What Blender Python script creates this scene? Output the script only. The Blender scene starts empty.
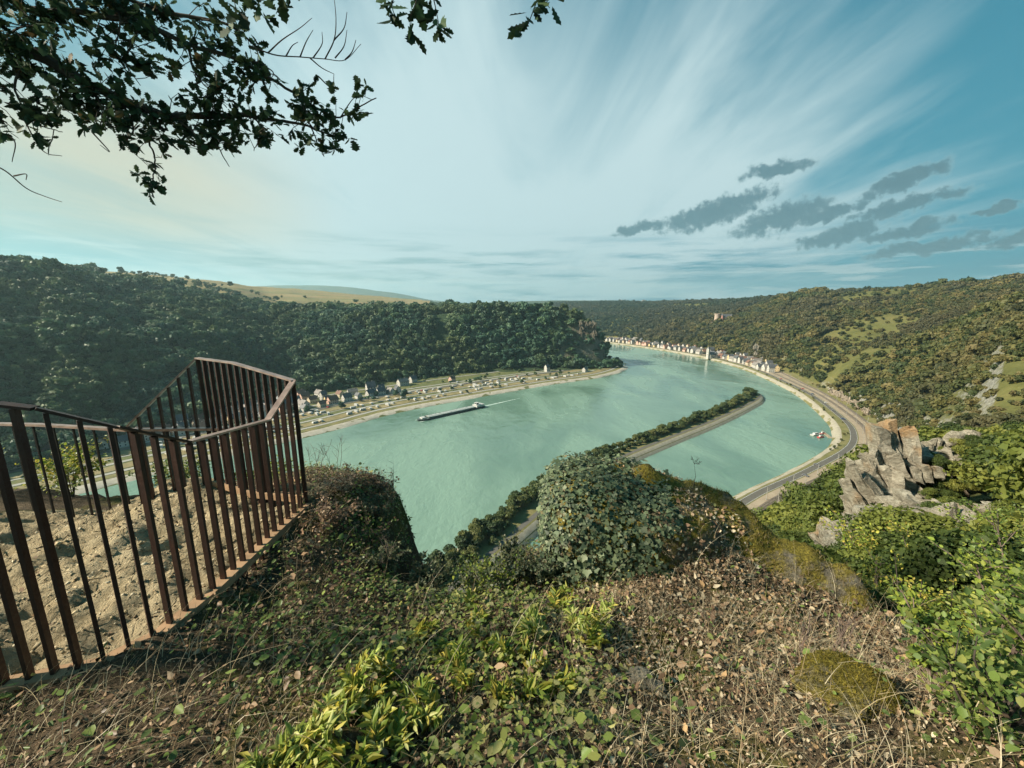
import bpy, bmesh, math, random
import numpy as np
from mathutils import Vector, Matrix
rng = np.random.default_rng(7); random.seed(7)
S = bpy.context.scene; COL = S.collection
H = 130.0                       # eye height above the river
F = 390.0; PITCH = math.atan(76 / F); CP, SP = math.cos(PITCH), math.sin(PITCH)
def ray(u, v):
    a = (384 - v) / F; dy = CP + a * SP
    return (u - 512) / F / dy, (-SP + a * CP) / dy          # x per metre of depth, z per metre of depth
def tv(v): return ray(512, v)[1]
def at(u, v, Y):                                            # a photo point at a known depth
    c, t = ray(u, v); return (c * Y, Y, H + t * Y)
def atz(u, v, z=0.0):                                       # a photo point on a level of known height
    c, t = ray(u, v); Y = (z - H) / t; return (c * Y, Y, z)
def proj(P):
    P = np.asarray(P, float); x = P[..., 0]; y = P[..., 1]; z = P[..., 2] - H
    d = y * CP - z * SP; w = y * SP + z * CP
    d = np.where(d < 1e-3, 1e-3, d)
    return 512 + F * x / d, 384 - F * w / d

# ------------------------------------------------------------------ numpy noise
def _h(i, j, k, s):
    n = (i * 374761393 + j * 668265263 + k * 2147483647 + s * 974711) & 0xffffffff
    n = ((n ^ (n >> 13)) * 1274126177) & 0xffffffff
    return ((n ^ (n >> 16)) & 0xffff) / 65535.0
def vnoise(x, y, z=0.0, s=0):
    x = np.asarray(x, float); y = np.asarray(y, float); z = np.zeros_like(x) + z
    i, j, k = np.floor(x).astype(np.int64), np.floor(y).astype(np.int64), np.floor(z).astype(np.int64)
    fx, fy, fz = x - i, y - j, z - k
    fx, fy, fz = [f * f * (3 - 2 * f) for f in (fx, fy, fz)]
    r = 0
    for a in (0, 1):
        for b in (0, 1):
            for c in (0, 1):
                r = r + _h(i + a, j + b, k + c, s) * (fx if a else 1 - fx) * (fy if b else 1 - fy) * (fz if c else 1 - fz)
    return r * 2 - 1
def fbm(x, y, z=0.0, o=4, s=0):
    r = 0; A = 1.0; f = 1.0; n = 0
    for q in range(o):
        r = r + A * vnoise(np.asarray(x) * f, np.asarray(y) * f, np.asarray(z) * f, s + q); n += A; A *= .5; f *= 2.03
    return r / n
def smooth(a, b, x):
    t = np.clip((x - a) / (b - a), 0, 1); return t * t * (3 - 2 * t)

# ------------------------------------------------------------------ materials
MATS = {}
def nt(name):
    m = bpy.data.materials.new(name); m.use_nodes = True; t = m.node_tree
    for n in list(t.nodes): t.nodes.remove(n)
    MATS[name] = m
    return m, t
def N(t, typ, **kw):
    n = t.nodes.new(typ)
    for k, v in kw.items():
        if k == 'i':
            for q, w in v.items(): n.inputs[q].default_value = w
        else: setattr(n, k, v)
    return n
def L(t, a, b): t.links.new(a, b)
def ramp(t, fac, stops):
    r = N(t, 'ShaderNodeValToRGB'); e = r.color_ramp.elements
    while len(e) < len(stops): e.new(.5)
    for q, (p, c) in enumerate(stops): e[q].position = p; e[q].color = (*c, 1)
    if fac is not None: L(t, fac, r.inputs[0])
    return r.outputs[0]
def coord(t, kind='pos', scale=(1, 1, 1), rot=(0, 0, 0)):
    src = N(t, 'ShaderNodeNewGeometry').outputs['Position'] if kind == 'pos' else N(t, 'ShaderNodeTexCoord').outputs['Object']
    mp = N(t, 'ShaderNodeMapping', i={'Scale': scale, 'Rotation': rot}); L(t, src, mp.inputs[0]); return mp.outputs[0]
def noise(t, vec, scale, detail=4, rough=.55, dist=0.0, col=False):
    n = N(t, 'ShaderNodeTexNoise', i={'Scale': scale, 'Detail': detail, 'Roughness': rough, 'Distortion': dist})
    if vec is not None: L(t, vec, n.inputs['Vector'])
    return n.outputs[1 if col else 0]
def math_(t, op, a, b=None, c=None, clamp=False):
    n = N(t, 'ShaderNodeMath', operation=op, use_clamp=clamp)
    for q, x in enumerate((a, b, c)):
        if x is None: continue
        if isinstance(x, (int, float)): n.inputs[q].default_value = x
        else: L(t, x, n.inputs[q])
    return n.outputs[0]
def mixc(t, fac, a, b, mode='MIX'):
    n = N(t, 'ShaderNodeMix', data_type='RGBA', blend_type=mode)
    for idx, x in ((0, fac), (6, a), (7, b)):
        if isinstance(x, (int, float)): n.inputs[idx].default_value = x
        elif isinstance(x, tuple): n.inputs[idx].default_value = (*x, 1)
        else: L(t, x, n.inputs[idx])
    return n.outputs[2]
def maprange(t, x, a, b, c=0.0, d=1.0):
    n = N(t, 'ShaderNodeMapRange', i={1: a, 2: b, 3: c, 4: d}); n.interpolation_type = 'SMOOTHSTEP'; L(t, x, n.inputs[0]); return n.outputs[0]
def bsdf(t, color, rough=.7, bump=None, bdist=.02, bstr=1.0, metal=0.0, spec=.5, rsock=None):
    b = N(t, 'ShaderNodeBsdfPrincipled', i={'Roughness': rough, 'Metallic': metal, 'Specular IOR Level': spec})
    if isinstance(color, tuple): b.inputs['Base Color'].default_value = (*color, 1)
    else: L(t, color, b.inputs['Base Color'])
    if rsock is not None: L(t, rsock, b.inputs['Roughness'])
    if bump is not None:
        bp = N(t, 'ShaderNodeBump', i={'Distance': bdist, 'Strength': bstr}); L(t, bump, bp.inputs['Height']); L(t, bp.outputs[0], b.inputs['Normal'])
    return b
def out(t, sh): L(t, sh, N(t, 'ShaderNodeOutputMaterial').inputs[0])

def mat_plain(name, color, rough=.6, metal=0.0, var=.25, scale=3.0, spec=.4, kind='obj', bump=.0):
    m, t = nt(name); v = coord(t, kind); n = noise(t, v, scale, 5)
    lo = tuple(c * (1 - var) for c in color); hi = tuple(min(1, c * (1 + var)) for c in color)
    b = bsdf(t, ramp(t, n, [(.3, lo), (.7, hi)]), rough, n if bump else None, bump, 1, metal, spec)
    out(t, b.outputs[0]); return m

def mat_leaf(name, stops, trans=.35, rough=.5, objrand=True, patch=None, attr=False, spec=.3):
    """foliage: colour by instance (or by leaf attribute) plus broad world-space patches; part of the light passes through"""
    m, t = nt(name)
    if attr:
        at_ = N(t, 'ShaderNodeAttribute', attribute_name='Col'); c = at_.outputs['Color']
    else:
        oi = N(t, 'ShaderNodeObjectInfo'); r = oi.outputs['Random']
        n = noise(t, coord(t, 'obj'), .9, 2)
        f = math_(t, 'ADD', math_(t, 'MULTIPLY', r, .75), math_(t, 'MULTIPLY', math_(t, 'SUBTRACT', n, .5), .7), clamp=True)
        c = ramp(t, f, stops)
    if patch:
        pn = noise(t, coord(t, 'pos'), patch[0], 3)
        c = mixc(t, maprange(t, pn, .42, .62, 0, patch[2]), c, patch[1])
    b = bsdf(t, c, rough, spec=spec)
    tr = N(t, 'ShaderNodeBsdfTranslucent'); L(t, c, tr.inputs[0])
    mx = N(t, 'ShaderNodeMixShader', i={0: trans}); L(t, b.outputs[0], mx.inputs[1]); L(t, tr.outputs[0], mx.inputs[2])
    out(t, mx.outputs[0]); return m

# ------------------------------------------------------------------ mesh helpers
def tag(o, label=None, cat=None, group=None, kind=None):
    if label: o['label'] = label
    if cat: o['category'] = cat
    if group: o['group'] = group
    if kind: o['kind'] = kind
    return o
def obj(name, me, parent=None, loc=None, rotz=None):
    o = bpy.data.objects.new(name, me); COL.objects.link(o)
    if parent is not None: o.parent = parent
    if loc is not None: o.location = loc
    if rotz is not None: o.rotation_euler[2] = rotz
    return o
def empty(name, loc=(0, 0, 0), rotz=0.0):
    o = obj(name, None, None, loc, rotz); o.empty_display_size = .1; return o
def mesh_np(name, V, Fs, mats, cols=None, smooth_=False, midx=None):
    """V (n,3); Fs list of (k,m) int arrays, each with one face size"""
    V = np.asarray(V, np.float32); me = bpy.data.meshes.new(name)
    Fs = [np.asarray(f, np.int32) for f in (Fs if isinstance(Fs, list) else [Fs])]
    Fs = [f for f in Fs if len(f)]
    me.vertices.add(len(V)); me.vertices.foreach_set('co', V.ravel())
    tot = np.concatenate([np.full(len(f), f.shape[1], np.int32) for f in Fs]); idx = np.concatenate([f.ravel() for f in Fs])
    st = np.concatenate([[0], np.cumsum(tot)[:-1]]).astype(np.int32)
    me.loops.add(len(idx)); me.polygons.add(len(tot))
    me.polygons.foreach_set('loop_start', st); me.polygons.foreach_set('loop_total', tot); me.loops.foreach_set('vertex_index', idx)
    for m in (mats if isinstance(mats, (list, tuple)) else [mats]): me.materials.append(m)
    if midx is not None: me.polygons.foreach_set('material_index', np.asarray(midx, np.int32))
    if smooth_: me.polygons.foreach_set('use_smooth', np.ones(len(tot), bool))
    if cols is not None:
        a = me.color_attributes.new('Col', 'FLOAT_COLOR', 'POINT'); c = np.ones((len(V), 4), np.float32); c[:, :3] = cols
        a.data.foreach_set('color', c.ravel())
    me.update(); me.validate(); return me
class MB:
    """collects simple shapes into ONE mesh"""
    def __init__(s): s.v = []; s.f = []; s.m = []
    def add(s, vs, fs, m=0):
        o = len(s.v); s.v += [tuple(map(float, p)) for p in vs]; s.f += [tuple(i + o for i in f) for f in fs]; s.m += [m] * len(fs); return s
    def box(s, x0, x1, y0, y1, z0, z1, m=0, taper=0.0):
        t = taper; vs = [(x0, y0, z0), (x1, y0, z0), (x1, y1, z0), (x0, y1, z0), (x0 + t, y0 + t, z1), (x1 - t, y0 + t, z1), (x1 - t, y1 - t, z1), (x0 + t, y1 - t, z1)]
        return s.add(vs, [(3, 2, 1, 0), (4, 5, 6, 7), (0, 1, 5, 4), (1, 2, 6, 5), (2, 3, 7, 6), (3, 0, 4, 7)], m)
    def bar(s, a, b, w, d, up=(0, 0, 1), m=0):
        a, b = Vector(a), Vector(b); t = (b - a).normalized(); r = t.cross(Vector(up))
        if r.length < 1e-4: r = t.cross(Vector((1, 0, 0)))
        r.normalize(); q = r.cross(t); vs = []
        for p in (a, b):
            for sx, sy in ((-1, -1), (1, -1), (1, 1), (-1, 1)): vs.append(p + r * (w / 2 * sx) + q * (d / 2 * sy))
        return s.add(vs, [(3, 2, 1, 0), (4, 5, 6, 7), (0, 1, 5, 4), (1, 2, 6, 5), (2, 3, 7, 6), (3, 0, 4, 7)], m)
    def tube(s, pts, rad, n=6, m=0, cap=True):
        pts = [Vector(p) for p in pts]; k = len(pts); rad = rad if isinstance(rad, (list, tuple, np.ndarray)) else [rad] * k
        vs = []; prev = None
        for i, p in enumerate(pts):
            t = (pts[min(i + 1, k - 1)] - pts[max(i - 1, 0)]); t = t.normalized() if t.length > 1e-9 else Vector((0, 0, 1))
            if prev is None: r = t.orthogonal().normalized()
            else:
                r = prev - t * prev.dot(t); r = r.normalized() if r.length > 1e-6 else t.orthogonal().normalized()
            prev = r; q = t.cross(r)
            for j in range(n):
                a = 2 * math.pi * j / n; vs.append(p + (r * math.cos(a) + q * math.sin(a)) * rad[i])
        fs = [(i * n + j, i * n + (j + 1) % n, (i + 1) * n + (j + 1) % n, (i + 1) * n + j) for i in range(k - 1) for j in range(n)]
        if cap: fs += [tuple(reversed(range(n))), tuple((k - 1) * n + j for j in range(n))]
        return s.add(vs, fs, m)
    def prism(s, ring, z0, z1, m=0, shrink=1.0, c=None):
        n = len(ring); cx, cy = c or (sum(p[0] for p in ring) / n, sum(p[1] for p in ring) / n)
        vs = [(x, y, z0) for x, y in ring] + [(cx + (x - cx) * shrink, cy + (y - cy) * shrink, z1) for x, y in ring]
        return s.add(vs, [tuple(reversed(range(n))), tuple(range(n, 2 * n))] + [(i, (i + 1) % n, (i + 1) % n + n, i + n) for i in range(n)], m)
    def mesh(s, name, mats, smooth_=False):
        me = bpy.data.meshes.new(name); me.from_pydata(s.v, [], s.f)
        for m in (mats if isinstance(mats, (list, tuple)) else [mats]): me.materials.append(m)
        me.polygons.foreach_set('material_index', s.m)
        if smooth_: me.polygons.foreach_set('use_smooth', [True] * len(s.f))
        me.update(); return me
    def build(s, name, mats, parent=None, loc=None, rotz=None, smooth_=False): return obj(name, s.mesh(name, mats, smooth_), parent, loc, rotz)
def circle(n, r, cx=0, cy=0, a0=0): return [(cx + r * math.cos(a0 + 2 * math.pi * i / n), cy + r * math.sin(a0 + 2 * math.pi * i / n)) for i in range(n)]
def copy_tree(o, loc=None, rot=None, scale=None, label=None, mats=None):
    c = o.copy(); COL.objects.link(c)
    if loc is not None: c.location = loc
    if rot is not None: c.rotation_euler = rot
    if scale is not None: c.scale = scale if hasattr(scale, '__len__') else (scale,) * 3
    if label: c['label'] = label
    for ch in o.children:
        d = ch.copy(); COL.objects.link(d); d.parent = c
        for g in ch.children:
            e = g.copy(); COL.objects.link(e); e.parent = d
    return c

# ------------------------------------------------------------------ curves and ribbons
def catmull(P, n):
    P = np.asarray(P, float); k = len(P); Q = np.vstack([2 * P[0] - P[1], P, 2 * P[-1] - P[-2]]); R = []
    seg = max(2, n // (k - 1))
    for i in range(k - 1):
        t = np.linspace(0, 1, seg, endpoint=False)[:, None]; a, b, c, d = Q[i:i + 4]
        R.append(.5 * (2 * b + (c - a) * t + (2 * a - 5 * b + 4 * c - d) * t ** 2 + (3 * b - a - 3 * c + d) * t ** 3))
    R = np.vstack(R + [P[-1:]]); s = np.concatenate([[0], np.cumsum(np.linalg.norm(np.diff(R, axis=0), axis=1))])
    u = np.linspace(0, s[-1], n); return np.stack([np.interp(u, s, R[:, q]) for q in range(R.shape[1])], 1)
def normals2(C):
    d = np.gradient(C[:, :2], axis=0); d /= np.linalg.norm(d, axis=1)[:, None] + 1e-9; return np.stack([-d[:, 1], d[:, 0]], 1), d
def ribbon(name, C, offs, mat, parent=None, wob=0.0, seed=1):
    """strip along C through a list of (offset, z); offset may be an array along C"""
    nn, _ = normals2(C); n = len(C); rows = []
    for q, (o, z) in enumerate(offs):
        o = np.zeros(n) + o
        if wob: o = o + wob * fbm(np.arange(n) * .35, np.zeros(n) + q * 7.3, o=3, s=seed)
        rows.append(np.column_stack([C[:, :2] + nn * o[:, None], np.zeros(n) + z]))
    k = len(rows); V = np.stack(rows, 1).reshape(-1, 3)
    i, j = np.meshgrid(np.arange(n - 1), np.arange(k - 1), indexing='ij'); a = (i * k + j).ravel()
    Fq = np.stack([a + k, a + k + 1, a + 1, a], 1)
    me = mesh_np(name, V, [Fq], mat)
    return obj(name, me, parent)
def along(C, s, off=0.0):
    """point and heading at arc length s with a sideways offset"""
    d = np.concatenate([[0], np.cumsum(np.linalg.norm(np.diff(C[:, :2], axis=0), axis=1))]); nn, dd = normals2(C)
    x = np.interp(s, d, C[:, 0]); y = np.interp(s, d, C[:, 1]); nx = np.interp(s, d, nn[:, 0]); ny = np.interp(s, d, nn[:, 1])
    return x + nx * off, y + ny * off, math.atan2(-nx, ny)      # heading angle of the +x axis of a thing laid along C
def length(C): return float(np.sum(np.linalg.norm(np.diff(C[:, :2], axis=0), axis=1)))

# ------------------------------------------------------------------ lofted hills
class Loft:
    """terrain sheet between control columns: each column (x/y ratio) carries the same number of (depth, height) knots"""
    def __init__(s, name, cols, mat, nc=160, sub=14, amp=4.0, freq=.012, seed=3, kind='structure', blur=3):
        cs = np.array([c for c, _ in cols], float); K = np.array([[(y, z) for y, z in k] for _, k in cols], float)
        cg = np.interp(np.linspace(0, 1, nc), np.linspace(0, 1, len(cs) * 8), np.interp(np.linspace(0, len(cs) - 1, len(cs) * 8), np.arange(len(cs)), cs))
        G = np.zeros((nc, K.shape[1], 2))
        for q in range(K.shape[1]):
            G[:, q, 0] = np.exp(np.interp(cg, cs, np.log(K[:, q, 0]))); G[:, q, 1] = np.interp(cg, cs, K[:, q, 1])
        for _ in range(blur):
            P = np.concatenate([G[:1], G, G[-1:]]); G = .25 * P[:-2] + .5 * P[1:-1] + .25 * P[2:]
        k = K.shape[1]; tt = np.linspace(0, k - 1, (k - 1) * sub + 1)
        Y = np.stack([np.exp(np.interp(tt, np.arange(k), np.log(G[i, :, 0]))) for i in range(nc)])
        Z = np.stack([np.interp(Y[i], G[i, :, 0], G[i, :, 1]) for i in range(nc)])
        for _ in range(4):
            P = np.concatenate([Z[:, :1], Z, Z[:, -1:]], 1); Z = np.where(np.arange(Z.shape[1]) % (Z.shape[1] - 1) == 0, Z, .25 * P[:, :-2] + .5 * P[:, 1:-1] + .25 * P[:, 2:])
        X = cg[:, None] * Y
        e = np.clip(np.minimum(tt / .6, 1), 0, 1)[None]
        Z = Z + amp * e * fbm(X * freq, Y * freq, o=5, s=seed) * np.clip(Y / 250, .25, 1.5)
        s.X, s.Y, s.Z, s.T = X, Y, Z, np.broadcast_to(tt, Y.shape); n, m = X.shape
        V = np.stack([X, Y, Z], -1).reshape(-1, 3); i, j = np.meshgrid(np.arange(n - 1), np.arange(m - 1), indexing='ij'); a = (i * m + j).ravel()
        s.o = obj(name, mesh_np(name, V, [np.stack([a + m, a + m + 1, a + 1, a], 1)], mat, smooth_=True)); s.o['kind'] = kind
        A = np.stack([X[:-1, :-1], Y[:-1, :-1], Z[:-1, :-1]], -1); B = np.stack([X[1:, :-1], Y[1:, :-1], Z[1:, :-1]], -1); C = np.stack([X[:-1, 1:], Y[:-1, 1:], Z[:-1, 1:]], -1)
        s.area = np.linalg.norm(np.cross(B - A, C - A), axis=-1); s.A, s.B, s.C = A, B, C
        s.D = np.stack([X[1:, 1:], Y[1:, 1:], Z[1:, 1:]], -1)
    def sample(s, spacing, dens=None, t0=.15, t1=99, jit=1):
        """points about spacing(Y) apart; dens(x,y,z,t) thins them"""
        w = s.area / spacing(s.A[..., 1]) ** 2; tc = s.T[:-1, :-1]; w = np.where((tc >= t0) & (tc <= t1), w, 0)
        cnt = rng.poisson(np.minimum(w, 60)); i, j = np.nonzero(cnt); r = cnt[i, j]; i = np.repeat(i, r); j = np.repeat(j, r)
        u = rng.random(len(i))[:, None]; v = rng.random(len(i))[:, None]
        P = s.A[i, j] * (1 - u) * (1 - v) + s.B[i, j] * u * (1 - v) + s.C[i, j] * (1 - u) * v + s.D[i, j] * u * v
        if dens is not None:
            k = rng.random(len(P)) < dens(P[:, 0], P[:, 1], P[:, 2], tc[i, j]); P = P[k]
        return P
def inframe(P, m=60, top=-200):
    u, v = proj(P); return (u > -m) & (u < 1024 + m) & (v > top) & (v < 768 + m) & (P[:, 1] > 0)

# ------------------------------------------------------------------ tree kinds
def crown_arrays(seed, lobes, R, Hc, z0, nleaf, leaf, core=.72, flat=1.0):
    """leaf clumps spread through a lobed crown, with small inner cores; returns verts, quads"""
    r = np.random.default_rng(seed); V = []; Fq = []; n0 = 0
    cen = []
    for q in range(lobes):
        a = r.random() * 6.283; d = R * .62 * math.sqrt(r.random()); h = z0 + Hc * (.22 + .62 * r.random()) * (1 - .35 * (d / R) ** 2)
        rr = R * (.36 + .24 * r.random()); cen.append((d * math.cos(a), d * math.sin(a), h, rr))
    cen[0] = (0, 0, z0 + Hc * .68, R * .5)
    for (x, y, z, rr) in cen:
        k = max(8, int(nleaf * (rr / R) ** 2 / sum((c[3] / R) ** 2 for c in cen)))
        d = r.normal(size=(k, 3)); d /= np.linalg.norm(d, axis=1)[:, None]; d[:, 2] = np.where(d[:, 2] < -.35, -d[:, 2], d[:, 2])
        p = np.array([x, y, z]) + d * (rr * (.72 + .42 * r.random(k)))[:, None] * np.array([1, 1, .8 * flat])
        nn = d + r.normal(size=(k, 3)) * .55; nn /= np.linalg.norm(nn, axis=1)[:, None]
        t = np.cross(nn, r.normal(size=(k, 3))); t /= np.linalg.norm(t, axis=1)[:, None]; b = np.cross(nn, t)
        sz = leaf * (.6 + .8 * r.random(k))[:, None]
        Q = np.stack([p - t * sz - b * sz * .35, p + t * sz * .25 - b * sz * .8, p + t * sz + b * sz * .3, p - t * sz * .2 + b * sz * .8], 1)
        Q[:, :, :] += (nn * sz * .25)[:, None, :] * np.array([-1, 0, -1, 0.6])[None, :, None]
        V.append(Q.reshape(-1, 3)); Fq.append(np.arange(k * 4).reshape(-1, 4) + n0); n0 += 4 * k
        # core
        bm = bmesh.new(); bmesh.ops.create_icosphere(bm, subdivisions=1, radius=1); c = np.array([v.co[:] for v in bm.verts]); f = np.array([[v.index for v in g.verts] for g in bm.faces]); bm.free()
        c = c * rr * core * (1 + .25 * (r.random((len(c), 1)) - .5)) * np.array([1, 1, .8 * flat]) + np.array([x, y, z])
        V.append(c); Fq.append(f + n0); n0 += len(c)
    quads = np.concatenate([f for f in Fq if f.shape[1] == 4]); tris = np.concatenate([f for f in Fq if f.shape[1] == 3])
    return np.concatenate(V), [quads, tris]
def trunk_mb(Hc, R, z0, seed, rad):
    r = random.Random(seed); b = MB(); top = (r.uniform(-.1, .1) * R, r.uniform(-.1, .1) * R, z0 + Hc * .6)
    b.tube([(0, 0, -.6), (0, 0, z0 * .6), (top[0] * .6, top[1] * .6, z0 + Hc * .25), top], [rad * 1.3, rad, rad * .7, rad * .25], 6)
    for q in range(4):
        a = r.random() * 6.28; z = z0 + Hc * (.05 + .1 * q)
        b.tube([(top[0] * .4, top[1] * .4, z), (R * .35 * math.cos(a), R * .35 * math.sin(a), z + Hc * .16), (R * .65 * math.cos(a), R * .65 * math.sin(a), z + Hc * .22)], [rad * .5, rad * .3, rad * .1], 5)
    return b
HAZE = 8e-5; EXPO = 1.2
# ------------------------------------------------------------------ materials of this place
def mat_hill(name, stops, rock=(.30, .29, .25), steep=(.55, .75), sc=.02):
    m, t = nt(name); v = coord(t); n = noise(t, v, sc, 8, .65); n2 = noise(t, v, sc * 14, 5)
    c = ramp(t, math_(t, 'ADD', math_(t, 'MULTIPLY', n, .7), math_(t, 'MULTIPLY', n2, .3)), stops)
    g = N(t, 'ShaderNodeNewGeometry'); sx = N(t, 'ShaderNodeSeparateXYZ'); L(t, g.outputs['Normal'], sx.inputs[0])
    st = math_(t, 'ADD', sx.outputs[2], math_(t, 'MULTIPLY', math_(t, 'SUBTRACT', n2, .5), .35))
    rc = mixc(t, maprange(t, noise(t, v, sc * 30, 6), .35, .65), tuple(x * .45 for x in rock), rock)
    c = mixc(t, maprange(t, st, steep[0], steep[1], 1, 0), c, rc)
    b = bsdf(t, c, .95, n2, 1.2, .8, spec=.1); out(t, b.outputs[0]); return m
M_LEFT = mat_hill('left_hill_ground', [(.3, (.018, .034, .02)), (.55, (.035, .055, .025)), (.75, (.06, .07, .03))], rock=(.24, .21, .165), steep=(.45, .68))
M_RIGHT = mat_hill('right_hill_ground', [(.3, (.06, .065, .022)), (.5, (.11, .11, .036)), (.7, (.165, .14, .055))], steep=(.4, .55))
M_FAR = mat_hill('far_hill_ground', [(.3, (.025, .045, .024)), (.5, (.045, .065, .03)), (.62, (.09, .085, .045)), (.8, (.16, .14, .08))], steep=(.2, .3), sc=.006)
M_NEAR = mat_hill('near_slope_ground', [(.3, (.04, .05, .018)), (.5, (.08, .085, .03)), (.7, (.14, .12, .05))], sc=.06, steep=(.3, .45))

def mat_fields():
    m, t = nt('fields'); v = coord(t, 'pos', (.004, .0022, 1)); 
    vo = N(t, 'ShaderNodeTexVoronoi', i={'Scale': 1.0, 'Randomness': .8}); L(t, v, vo.inputs['Vector'])
    sx = N(t, 'ShaderNodeSeparateColor'); L(t, vo.outputs['Color'], sx.inputs[0])
    c = ramp(t, sx.outputs[0], [(.0, (.30, .22, .10)), (.3, (.22, .19, .085)), (.55, (.13, .14, .065)), (.7, (.28, .17, .10)), (1, (.34, .26, .13))])
    n = noise(t, coord(t), .03, 6); c = mixc(t, math_(t, 'MULTIPLY', n, .35), c, (.2, .2, .1))
    out(t, bsdf(t, c, .95, spec=.1).outputs[0]); return m
M_FIELD = mat_fields()

def mat_water():
    m, t = nt('water'); v = coord(t, 'pos')
    p1 = noise(t, coord(t, 'pos', (1, .45, 1), (0, 0, .6)), .012, 4, .5, .6)          # wind lanes
    w1 = noise(t, coord(t, 'pos', (1, .55, 1), (0, 0, -.5)), .22, 5, .6, .4)           # waves
    w2 = noise(t, coord(t, 'pos', (1, .7, 1), (0, 0, .3)), .055, 3, .5, .8)            # swirls of the current
    hgt = math_(t, 'ADD', math_(t, 'MULTIPLY', w1, maprange(t, p1, .36, .62, .25, 1.0)), math_(t, 'MULTIPLY', w2, 1.6))
    c = mixc(t, maprange(t, p1, .35, .65), (.10, .18, .138), (.175, .275, .215))
    b = bsdf(t, c, .2, hgt, .8, .6, spec=.5, rsock=maprange(t, p1, .35, .65, .1, .32))
    b.inputs['IOR'].default_value = 1.33
    out(t, b.outputs[0]); return m
M_WATER = mat_water()

def mat_ground(name, stops, sc, bump=.05, rough=.95, kind='pos', extra=None):
    m, t = nt(name); v = coord(t, kind); n = noise(t, v, sc, 8, .65); n2 = noise(t, v, sc * 9, 5, .7)
    f = math_(t, 'ADD', math_(t, 'MULTIPLY', n, .65), math_(t, 'MULTIPLY', n2, .35))
    out(t, bsdf(t, ramp(t, f, stops), rough, f, bump, 1, spec=.2).outputs[0]); return m
M_STONE = mat_ground('embankment_stone', [(.3, (.2, .18, .14)), (.5, (.32, .29, .225)), (.7, (.42, .38, .3))], .25, .3)
M_SHORE = mat_ground('river_gravel', [(.3, (.28, .25, .2)), (.55, (.42, .38, .31)), (.7, (.5, .46, .4))], .2, .2)
M_LAWN = mat_ground('lawn', [(.3, (.06, .08, .03)), (.5, (.11, .12, .045)), (.65, (.17, .15, .07)), (.75, (.24, .2, .11))], .08, .2)
M_MEADOW = mat_ground('dry_meadow', [(.3, (.13, .12, .05)), (.5, (.22, .18, .09)), (.7, (.32, .26, .15))], .07, .2)
M_VERGE = mat_ground('verge', [(.3, (.09, .1, .035)), (.5, (.16, .15, .06)), (.7, (.25, .2, .1))], .12, .2)
M_ROAD = mat_ground('asphalt', [(.3, (.085, .08, .07)), (.7, (.14, .132, .115))], .3, .02)
M_PALE = mat_ground('pale_road', [(.3, (.27, .26, .235)), (.7, (.36, .35, .31))], .3, .02)
M_BALLAST = mat_ground('ballast', [(.3, (.10, .08, .06)), (.5, (.16, .13, .10)), (.7, (.22, .19, .15))], .5, .1)
M_YARD = mat_ground('yard_ground', [(.3, (.2, .16, .11)), (.5, (.31, .25, .18)), (.7, (.4, .33, .24))], .15, .1)
M_RAIL = mat_plain('rail_steel', (.22, .18, .15), .4, .7)
M_PAINT = mat_plain('road_paint', (.5, .5, .48), .6)
M_FOAM = mat_ground('wake_foam', [(.35, (.24, .37, .31)), (.6, (.6, .68, .64))], .12, .2, .4)

def mat_soil():
    m, t = nt('forest_soil'); v = coord(t); n = noise(t, v, 3.5, 8, .7); n2 = noise(t, v, 40, 6, .7)
    f = math_(t, 'ADD', math_(t, 'MULTIPLY', n, .55), math_(t, 'MULTIPLY', n2, .45))
    c = ramp(t, f, [(.3, (.03, .022, .014)), (.5, (.075, .055, .034)), (.7, (.15, .11, .07))])
    mo = maprange(t, noise(t, v, 1.7, 5, .6), .5, .62); c = mixc(t, math_(t, 'MULTIPLY', mo, .75), c, (.09, .085, .02))
    out(t, bsdf(t, c, .95, f, .05, 1, spec=.15).outputs[0]); return m
M_SOIL = mat_soil()
def mat_path():
    m, t = nt('worn_rock'); v = coord(t, 'pos', (1, 1, 1), (.2, .1, .5)); n = noise(t, v, 1.6, 8, .6, .6); n2 = noise(t, v, 18, 7, .7)
    vo = N(t, 'ShaderNodeTexVoronoi', feature='DISTANCE_TO_EDGE', i={'Scale': 3.2, 'Randomness': 1.0}); L(t, mixc(t, .25, v, noise(t, v, 4, 3, .5, 0, True), 'ADD'), vo.inputs['Vector'])
    f = math_(t, 'ADD', math_(t, 'MULTIPLY', n, .55), math_(t, 'MULTIPLY', n2, .45))
    c = ramp(t, f, [(.28, (.16, .12, .068)), (.46, (.36, .285, .17)), (.68, (.54, .45, .29))])
    cr = maprange(t, vo.outputs['Distance'], 0, .03); c = mixc(t, math_(t, 'ADD', math_(t, 'MULTIPLY', cr, .35), .65, None, True), (.13, .095, .055), c); c = mixc(t, maprange(t, noise(t, v, 5, 6, .7, 1.2), .56, .66, 0, .6), c, (.2, .15, .085))
    h = math_(t, 'ADD', math_(t, 'MULTIPLY', f, .8), math_(t, 'MULTIPLY', cr, .06))
    out(t, bsdf(t, c, .9, h, .2, 1, spec=.2).outputs[0]); return m
M_PATH = mat_path()
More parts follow.
